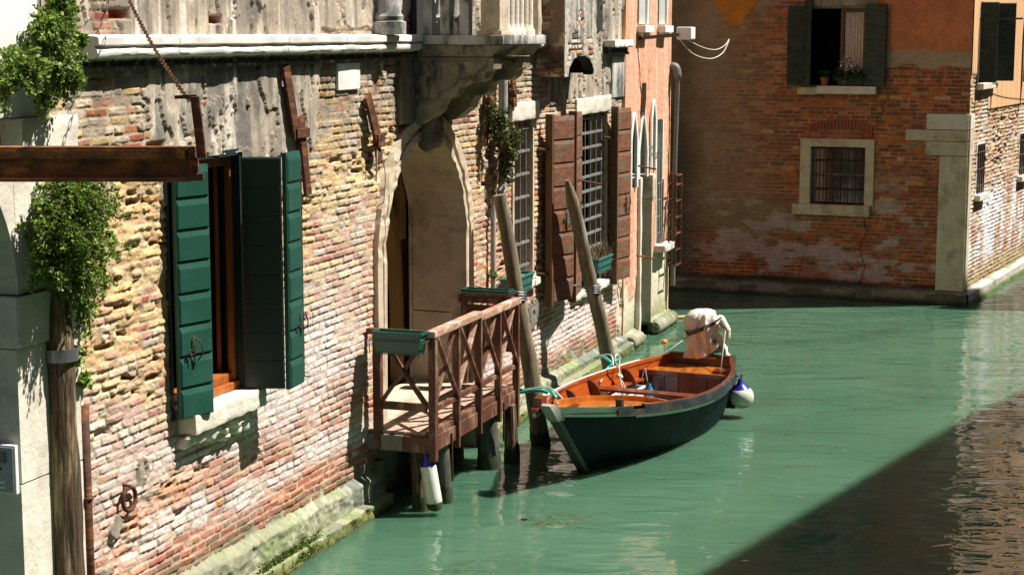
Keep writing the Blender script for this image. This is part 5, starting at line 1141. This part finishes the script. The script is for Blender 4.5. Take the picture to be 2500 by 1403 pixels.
# stern deck and bulkhead of vertical planks
ad = [FB.P(4.22, -(G(4.22/BL)-.03), .46)]+[FB.P(t*BL, -(G(t)-.03), .46) for t in (.9, .94, .98, .995)]+[FB.P(t*BL, (G(t)-.03), .46) for t in (.995, .98, .94, .9)]+[FB.P(4.22, (G(4.22/BL)-.03), .46)]
m = MB(); m.add(ad, [tuple(range(len(ad)))]); m.build('stern_deck', M_VARN2, boat)
MB().box(FB, 4.19, 4.23, -.64, .64, .425, .475, .006).build('stern_deck_edge', M_VARND, boat)
bk = MB()
for i in range(7): a = -.62+i*.178; bk.box(FB, 4.235+.006*(i % 2), 4.26, a, a+.173, .08, .45, .003)
bk.build('bulkhead', M_VARND, boat)
MB().box(FB, 4.80, 4.87, -.40, .40, .20, .60, .01).build('transom_board', M_RIB, boat)
# left and right quarter boards at the stern
MB().rock(FB, 4.35, 4.5, .30, .56, .47, .50, .1, .006, 9, 2, .01).build('quarter_knee', M_VARND, boat)

# outboard motor under its cover
mo = empty('outboard_motor', 'outboard motor wrapped in a pale cotton cover tied with black rope at the boat stern', 'outboard motor', FB.P(4.9, 0, .5))
MB().box(FB, 4.84, 5.02, -.09, .11, .30, .64, .02).box(FB, 4.93, 5.03, -.05, .07, -.4, .35, .02).build('leg', M_MOTOR, mo)
MB().bar(FB.P(4.80, -.16, .56), FB.P(4.80, .2, .56), .012).build('clamp_bar', M_GALV, mo)
mcx = onY(1722, 800, 21.35)
cm = MB(); rings = [(.56, .24, .05, .05), (.62, .235, .04, .045), (.70, .215, .02, .04), (.80, .195, -.01, .03), (.88, .185, -.02, .02), (.95, .205, -.03, .015), (1.02, .205, -.035, .012), (1.08, .18, -.03, .012), (1.125, .13, -.02, .01), (1.15, .06, -.01, .004), (1.155, .01, -.01, 0)]
seg = 64; L_ = []
for z, r, dx, fo in rings:
    for j in range(seg):
        th = 2*math.pi*j/seg
        fold = fo*(math.sin(th*7+z*6)+.6*math.sin(th*11-z*9+1))+.010*math.sin(z*60+th*4+3*math.sin(th*2))*(z > .75)+.034*mnoise.fractal(Vector((math.cos(th)*3, math.sin(th)*3, z*9)), 1, 2, 4)
        rr = r+fold; zz_ = z
        if z < .72:      # ragged hem with a gap on the near right
            gap = math.exp(-((((th-5.35+math.pi) % (2*math.pi))-math.pi)/.40)**2); zz_ = z+gap*.22*(.72-z)/.16+.02*math.sin(th*3)
            rr *= 1-.25*gap
        x = math.cos(th)*rr*1.0; y = math.sin(th)*rr*.85
        L_.append(Vector((mcx.x+dx-.01+x, 21.38+y+(z-.6)*-.08, zz_)))
n = len(rings); cm.add(L_, [(i*seg+j, i*seg+(j+1) % seg, (i+1)*seg+(j+1) % seg, (i+1)*seg+j) for i in range(n-1) for j in range(seg)])
cm.build('cover', M_COVER, mo, smooth=True)
m = MB().tube(bez([(mcx.x+.10, 21.2, .98), (mcx.x+.17, 21.28, 1.04), (mcx.x+.21, 21.26, .98), (mcx.x+.26, 21.25, .88), (mcx.x+.25, 21.25, .80)], 6), [.03]*6+[.05]*12+[.04]*7, 12); m.build('cover_bunch', M_COVER, mo, smooth=True)
m = MB()
for k in range(3):
    pts = [(mcx.x+(.205+.01*k)*math.cos(a)-.02, 21.35+(.18+.012*k)*math.sin(a), .93+.035*k*.6+.10*math.cos(a)) for a in [2*math.pi*i/30 for i in range(31)]]
    m.tube(pts, .008, 6)
m.torus((mcx.x+.2, 21.24, .97), .055, .01, (.6, -.2, .8), seg=18)
m.build('tie_rope', M_ROPEK, mo, smooth=True)
lr = MB().tube([(mcx.x-.17, 21.25, .86), FB.P(4.2, -.50, .50)], .006, 6).tube([(mcx.x+.23, 21.2, .90), FB.P(4.28, .42, .49)], .006, 6).tube(bez([FB.P(4.2, -.5, .49), FB.P(4.16, -.47, .40), FB.P(4.15, -.44, .25), FB.P(4.14, -.46, .18)]), .007, 6).tube(bez([FB.P(4.2, -.5, .49), FB.P(4.15, -.52, .38), FB.P(4.16, -.49, .28), FB.P(4.17, -.44, .34)]), .006, 6)
o = lr.build('steering_rope', M_PIPE, loc=FB.P(4.5, 0, .5), smooth=True); tag(o, 'thin grey ropes running from the covered motor to cleats on the stern deck', 'rope')
# things lying in the boat
for i, (a, b, n0, n1, z0, z1, mt, lb) in enumerate(((3.30, 3.62, -.60, -.40, .11, .32, M_WHITEP, 'white plastic crate in the boat next to the thwart'), (3.66, 3.95, -.60, -.42, .11, .33, M_WHITEP, 'white plastic crate in the boat under the tied rope, nearer the stern'), (2.62, 2.86, -.30, .02, .11, .20, M_WHITEP, 'flat white plastic tray on the boat floor behind the coaming'))):
    m = MB().box(FB, a, b, n0, n0+.012, z0, z1).box(FB, a, b, n1-.012, n1, z0, z1).box(FB, a, a+.012, n0+.012, n1-.012, z0, z1).box(FB, b-.012, b, n0+.012, n1-.012, z0, z1).box(FB, a, b, n0, n1, z0-.004, z0+.01)
    m.box(FB, a-.012, b+.012, n1, n1+.012, z1-.025, z1)
    tag(m.build('plastic_crate', mt, loc=FB.P((a+b)/2, (n0+n1)/2, z0)), lb, 'crate', 'white plastic containers in the boat')
tag(MB().lathe(FB.P(3.98, -.36, .11), [(.035, 0), (.038, .02), (.038, .17), (.015, .21), (.015, .24)], 14).build('bottle', M_BLUEP, loc=FB.P(3.98, -.36, .11), smooth='auto'), 'blue plastic bottle beside the white crates in the boat', 'bottle')
# hoses and ropes round the posts
def onpost(b, t, z): b = Vector(b); t = Vector(t); return b+(t-b)*(z/t.z)
c = onpost((.32, 19.01, 0), (-.115, 18.95, 2.77), .60)
def hose(c, r, e0, e1, label, hr=.019):
    d = ((Vector(e0)+Vector(e1))/2-c); d.z = 0; d.normalize(); sdv = Vector((-d.y, d.x, 0)); pts = [Vector(e0)]
    pts += [Vector(e0).lerp(c+sdv*r, .5)+Vector((0, 0, .05))]
    for i in range(9): a = math.pi/2+math.pi*i/8; pts.append(c+d*math.cos(a)*r+sdv*math.sin(a)*r+Vector((0, 0, .0)))
    pts += [Vector(e1).lerp(c-sdv*r, .5)+Vector((0, 0, .06)), Vector(e1)]
    B = bez(pts, 5); k = int(len(B)*.88)
    t = empty('mooring_line', label, 'mooring line', c, 'mooring lines sheathed in turquoise hose')
    MB().tube(B[2:-2], hr, 10).build('hose', M_HOSE, t, smooth=True)
    MB().tube([p+Vector((0, 0, -.02)) for p in B[:4]], .009, 6).tube(bez([Vector(e1), Vector(e1).lerp(c, .45)+Vector((0, 0, .09)), c+d*.05+sdv*-r*.8+Vector((0, 0, .04))], 6), .008, 6).build('rope', M_ROPEW, t, smooth=True)
hose(c, .155, FB.P(1.12, -.36, .68), FB.P(1.42, -.42, .64), 'turquoise hose round the blunt leaning post, tied to the boat bow')
c2 = onpost((1.30, 21.85, 0), (.685, 21.2, 2.74), .46)
hose(c2, .15, FB.P(3.22, -.70, .50), FB.P(3.75, -.74, .58), 'turquoise hose round the pointed leaning post, tied to the side of the boat')
m = MB().tube(bez([FB.P(3.62, -.62, .46), FB.P(3.60, -.62, .58), FB.P(3.52, -.64, .68), FB.P(3.58, -.64, .75), FB.P(3.68, -.64, .70), FB.P(3.62, -.62, .57), FB.P(3.56, -.58, .45), FB.P(3.52, -.52, .30), FB.P(3.5, -.48, .18)], 6), .011, 7)
m.tube(bez([FB.P(3.62, -.60, .46), FB.P(3.64, -.56, .36), FB.P(3.60, -.5, .25), FB.P(3.62, -.46, .16)], 6), .011, 7).torus(FB.P(3.61, -.61, .48), .035, .011, (.3, .3, 1)).torus(FB.P(3.60, -.6, .50), .03, .011, (.6, -.3, 1))
tag(m.build('tied_rope', M_ROPEW, loc=FB.P(3.6, -.6, .45), smooth=True), 'white rope knotted in a loop on the near side rail of the boat', 'rope')
# round buoy fender
bc = onY(1811, 968, 20.42); rb = .142
bu = empty('round_fender', 'round white fender with blue top hanging beside the boat hull', 'fender', bc)
prof = [(rb*math.sin(math.radians(a)), -rb*math.cos(math.radians(a))) for a in range(2, 136, 6)]
MB().lathe(bc, [(max(r, .003), z) for r, z in prof], 28).build('ball', M_BUOYW, bu, smooth='auto')
r9 = prof[-1]; MB().lathe(bc, [(r9[0]+.001, r9[1]), (.085, rb*.82), (.06, rb*.98), (.035, rb*1.22), (.026, rb*1.45), (.02, rb*1.55)], 28, (-.12, 0, 1)).build('blue_cap', M_BUOYB, bu, smooth='auto')
ba = MB()
random.seed(3)
for i in range(70):
    a = random.uniform(0, 6.28); e = random.uniform(-1.05, -.62); q = Vector((math.cos(a)*math.cos(e), math.sin(a)*math.cos(e), math.sin(e))); p = bc+q*(rb+.0015); u = q.cross(Vector((0, 0, 1))).normalized(); v = q.cross(u); r = random.uniform(.004, .014)
    ba.add([p+u*r*math.cos(x)*random.uniform(.5, 1.3)+v*r*math.sin(x)*random.uniform(.5, 1.2) for x in (0, 1.2, 2.4, 3.6, 4.9)], [(0, 1, 2, 3, 4)])
ba.build('algae_patches', M_ALGAE, bu)
g_ = hp(.81, zs_(.81), 1); MB().tube(bez([g_+Vector((-.02, 0, .01)), g_+Vector((.04, -.03, -.02)), bc+Vector((-.01, 0, rb*1.9)), bc+Vector((-.015, 0, rb*1.5))]), .011, 7).build('rope', M_ROPEK, bu, smooth=True)
# long white fender under the landing stage
f0 = onY(1063, 1238, 16.15); f1 = onY(1045, 1135, 16.15)
fe = empty('long_fender', 'long white cylindrical fender with dark blue top hung from the landing stage corner', 'fender', f0)
ax = (f1-f0).normalized()
MB().lathe(f0, [(.02, -.02), (.055, -.01), (.074, .03), (.076, .10), (.076, (f1-f0).length-.02), (.073, (f1-f0).length)], 24, tuple(ax)).build('body', M_BUOYW, fe, smooth='auto')
MB().lathe(f1, [(.0735, 0), (.070, .02), (.04, .055), (.025, .10), (.02, .12)], 24, tuple(ax)).build('blue_cap', M_BUOYB, fe, smooth='auto')
MB().tube([f1+ax*.1, f1+ax*.19+Vector((-.01, .02, .02))], .014, 7).torus(f1+ax*.13, .03, .012, (1, .2, .3)).build('rope', M_ROPEK, fe, smooth=True)
MB().lathe(f0, [(.03, -.03), (.074, -.0), (.078, .03), (.077, .055)], 24, tuple(ax)).build('algae_band', M_ALGAE, fe, smooth='auto')

# ================================================================== PLANTS
def leafy(m, p, d, size, rng):
    d = d.normalized(); u = d.cross(Vector((rng.gauss(0, 1), rng.gauss(0, 1), rng.gauss(0, 1)))).normalized(); v = d.cross(u)
    L_ = size*rng.uniform(.6, 1.3); w = L_*.42; k = len(m.v)
    m.v += [tuple(p), tuple(p+d*L_*.45+u*w+v*L_*.12), tuple(p+d*L_), tuple(p+d*L_*.45-u*w+v*L_*.12)]; m.f += [(k, k+1, k+2), (k, k+2, k+3)]
def bush(name, label, cat, root, clumps, n, size, mat, droop=.6, seed=1, stem=M_DRY, group=None, stemr=.004):
    rng = random.Random(seed); t = empty(name, label, cat, root, group); m = MB(); sm = MB()
    tot = sum(c[4] for c in clumps)
    for (c, rx, ry, rz, wgt) in clumps:
        c = Vector(c); k = int(n*wgt/tot); ns = max(3, k//26)
        for i in range(ns):
            d = Vector((rng.gauss(0, 1), rng.gauss(0, 1), rng.gauss(0, 1))).normalized(); rad = rng.uniform(.45, 1.1) if rng.random() < .72 else rng.uniform(1.0, 1.5)
            e = c+Vector((d.x*rx, d.y*ry, d.z*rz))*rad; s0 = c+Vector((d.x*rx, d.y*ry, d.z*rz))*rng.uniform(0, .35)+Vector((0, 0, .1*rz))
            mid = (s0+e)/2+Vector((0, 0, droop*.25*rz)); e = e-Vector((0, 0, droop*rz*.3*rng.random()))
            pts = bez([s0, mid, e], 4); sm.tube(pts, stemr, 3, cap=False)
            for j in range(26):
                q = rng.uniform(.25, 1.0)**.7; ii = min(int(q*(len(pts)-1)), len(pts)-2); p = pts[ii].lerp(pts[ii+1], rng.random()); tg = (pts[ii+1]-pts[ii]).normalized()
                ld = tg*.6+Vector((rng.gauss(0, 1), rng.gauss(0, 1), rng.gauss(0, 1)+.25)); p = p+Vector((rng.gauss(0, 1), rng.gauss(0, 1), rng.gauss(0, 1)))*.01
                leafy(m, p, ld, size*rng.uniform(.7, 1.35), rng)
    m.build('leaves', mat, t, nrm=False); sm.build('stems', stem, t, nrm=False); return t
def PW(px, py, n): s, z = onL(px, py, n); return FL.P(s, n, z)
bush('hanging_bush', 'dense green bush hanging below the rusty beam above the old timber post', 'bush', PW(150, 470, .1),
     [(PW(175, 500, .28), .26, .22, .18, 3.0), (PW(150, 590, .28), .25, .2, .22, 3.4), (PW(190, 660, .26), .20, .18, .2, 2.2), (PW(118, 655, .25), .11, .12, .12, .7), (PW(205, 760, .2), .07, .08, .2, .6), (PW(245, 600, .2), .13, .12, .15, .8), (PW(225, 500, .2), .15, .12, .12, .9), (PW(240, 690, .2), .12, .1, .12, .4)], 17000, .025, M_LEAF, .9, 4)
bush('hanging_bush', 'bright green creeper spilling over the white ledge in the top left corner', 'bush', PW(120, 30, .1),
     [(PW(120, 95, .22), .17, .16, .16, 2.4), (PW(150, 190, .2), .12, .12, .15, 1.4), (PW(50, 170, .26), .18, .15, .12, 1.8), (PW(150, 20, .15), .12, .1, .15, 1.2), (PW(15, 200, .26), .12, .1, .12, .8), (PW(110, 235, .2), .06, .06, .14, .5), (PW(190, 110, .2), .07, .08, .1, .4)], 10000, .026, M_LEAF, .9, 9)
bush('creeper', 'straggly green and russet creeper round the grey down pipe', 'creeper', PW(1215, 240, .1),
     [(PW(1212, 300, .16), .13, .12, .22, 2), (PW(1235, 350, .16), .16, .12, .2, 2.4), (PW(1235, 410, .16), .09, .1, .22, 1.2), (PW(1258, 345, .2), .08, .1, .15, .8), (PW(1200, 250, .12), .05, .06, .2, .3)], 2900, .036, M_LEAF2, .9, 12)
bush('creeper', 'small leafy sprig growing at the foot of the old timber post', 'creeper', PW(200, 900, .05), [(PW(203, 925, .08), .04, .04, .08, 1), (PW(198, 860, .08), .03, .04, .06, .6)], 260, .04, M_LEAF, .9, 14)
bush('creeper', 'little green sprig on the wall beside the thin grey pipe', 'creeper', PW(1203, 660, .02), [(PW(1203, 668, .05), .03, .03, .05, 1)], 80, .04, M_LEAF, .9, 15)
rg_ = random.Random(5); m = MB(); s_, z_ = onL(1465, 640, .12)
for i in range(60):
    p = FL.P(s_+rg_.uniform(-.34, .28), .13+rg_.uniform(-.05, .05), z_+.06); e = p+Vector((rg_.gauss(0, .06), rg_.gauss(0, .06), rg_.uniform(.08, .24))); m.tube([p, (p+e)/2+Vector((rg_.gauss(0, .02), 0, 0)), e], .004, 3)
tag(m.build('dry_plant', M_DRY, loc=FL.P(s_, .13, z_), nrm=False), 'bundle of bare dry twigs in the teal trough between the red brown shutters', 'plant')
# moss and weed on the footing
m = MB()
for i in range(2600):
    s = rg_.uniform(-.55, .55)+rg_.gauss(0, .05); k = rg_.random(); n = .175-.05*k; z = .05+.12*k
    if rg_.random() < .5: s = -.1+rg_.gauss(0, .28)
    leafy(m, FL.P(s+.25, n, z), Vector((rg_.gauss(0, 1), rg_.gauss(0, 1), rg_.gauss(-.2, 1))), .022, rg_)
o = m.build('moss', M_MOSS, loc=FL.P(.2, .17, .1), nrm=False, kind='stuff'); tag(o, 'bright green moss growing on the stone ledge just above the water', 'moss')
# floating leaves and scum
m = MB()
for (px, py, sx, sy, n) in ((1810, 828, 60, 3, 160), (1830, 985, 90, 6, 60), (1640, 826, 22, 8, 60), (1900, 905, 60, 12, 24), (2000, 880, 160, 60, 60), (1390, 1262, 30, 8, 40), (1330, 1276, 30, 5, 40), (1900, 830, 260, 30, 40), (1750, 1180, 250, 90, 40), (2140, 975, 80, 20, 20), (1120, 1390, 60, 10, 24), (1650, 1090, 60, 30, 12)):
    for i in range(n):
        p = onW(px+rg_.gauss(0, sx), py+rg_.gauss(0, sy)); a = rg_.uniform(-.6, .6); L_ = rg_.uniform(.02, .07); w = .006+.006*rg_.random(); d = Vector((math.cos(a), math.sin(a), 0)); u = Vector((-d.y, d.x, 0)); p.z = .006
        m.add([p, p+d*L_*.5+u*w, p+d*L_, p+d*L_*.5-u*w], [(0, 1, 2, 3)])
o = m.build('floating_weed', M_WEED, loc=(3, 20, 0), nrm=False, kind='stuff'); tag(o, 'brown and yellow leaf scraps floating on the green water', 'floating leaves')
p = onW(1622, 836); tag(MB().lathe(p, [(.005, -.03), (.035, -.02), (.045, .005), (.036, .035), (.005, .05)], 14).build('orange_fruit', M_ORFR, loc=p, smooth=True), 'orange fruit floating between the pink house and the boat', 'fruit')
p = onW(1670, 778); tag(MB().tube([p+Vector((-.14, 0, .02)), p+Vector((.12, .06, .03))], .028, 8).build('floating_stick', simple('pale_wet_wood', (.6, .42, .2), (.5, .32, .14), 5, .6, .2), loc=p, smooth='auto'), 'short pale stick floating behind the covered motor', 'stick')
p = onW(1280, 1268); tag(MB().rock(Fr((p.x, p.y, 0), (1, 0)), -.03, .03, -.015, .015, -.01, .015, .03, .01, 9, 2, .006).build('floating_cork', M_WEED, loc=p), 'small brown scrap floating near the long white fender', 'scrap')

# flower pots and pinwheel in the upper window of the shaded house
pt = empty('flower_pot', 'small terracotta pot with a leafy plant on the shaded upper window sill', 'flower pot', F1.P(2.58, .04, 3.61))
MB().lathe(F1.P(2.58, .04, 3.61), [(.05, 0), (.068, .11), (.078, .112), (.078, .14), (.065, .14), (.06, .12)], 18).build('pot', M_TERRA, pt, smooth='auto')
rgp = random.Random(8); m = MB()
for i in range(150): leafy(m, F1.P(2.58+rgp.gauss(0, .04), .04+rgp.gauss(0, .03), 3.78+rgp.uniform(-.04, .07)), Vector((rgp.gauss(0, 1), rgp.gauss(0, 1), rgp.gauss(.3, 1))), .05, rgp)
m.build('leaves', M_LEAFD, pt, nrm=False)
pl = planter(F1, 2.80, 3.25, .03, .12, 3.615, .13, 'dark green window box of leafy plants on the shaded upper window sill', M_DKGREEN, holder=False)
m = MB()
for i in range(700): leafy(m, F1.P(2.76+rgp.random()*.52, .05+rgp.gauss(0, .04), 3.78+rgp.gauss(0, .05)), Vector((rgp.gauss(0, 1), rgp.gauss(0, 1), rgp.gauss(.2, 1))), .05, rgp)
m.build('leaves', M_LEAFD, pl, nrm=False)
pw = empty('pinwheel', 'red white and green toy pinwheel standing in the window box', 'pinwheel', F1.P(2.95, .10, 3.75))
MB().bar(F1.P(2.95, .08, 3.72), F1.P(2.95, .08, 4.0), .004).build('stick', M_WHITEP, pw)
PWc = [simple('pinwheel_red', (.6, .1, .08), None, 3, .5, 0), M_WHITEP, simple('pinwheel_green', (.02, .25, .12), None, 3, .5, 0)]
for q in range(9):
    a = 2*math.pi*q/9
    for r0, r1, mi in ((.02, .05, 1), (.05, .08, 0), (.08, .115, 2)):
        k = (mi+q) % 3; m = MB(); P_ = lambda r, b: F1.P(2.95+r*math.cos(a+b), .085+.012*b*8, 4.0+r*math.sin(a+b)); m.add([P_(r0, 0), P_(r1, 0), P_(r1, .32), P_(r0, .32)], [(0, 1, 2, 3)]); m.build('vane', PWc[k], pw, nrm=False)
# chair just inside the arched door
s_, z_ = onL(928, 800, -.55); ch = empty('wooden_chair', 'orange brown wooden chair back just inside the dark arched door', 'chair', FL.P(s_, -.7, .75))
cs, cn = s_, -.75
MB().box(FL, cs-.2, cs+.2, cn-.2, cn+.2, 1.18, 1.22, .015).build('seat', M_ORANGEW, ch)
for a, b in ((-.17, -.17), (.17, -.17), (-.17, .17), (.17, .17)): MB().bar(FL.P(cs+a, cn+b, .75), FL.P(cs+a*.95, cn+b*.95, 1.18), .018).build('leg', M_ORANGEW, ch)
MB().tube(bez([FL.P(cs-.2, cn-.18, 1.2), FL.P(cs-.22, cn-.2, 1.5), FL.P(cs-.1, cn-.22, 1.72), FL.P(cs+.1, cn-.22, 1.72), FL.P(cs+.22, cn-.2, 1.5), FL.P(cs+.2, cn-.18, 1.2)], 5), .022, 8).build('backrest', M_ORANGEW, ch, smooth=True)
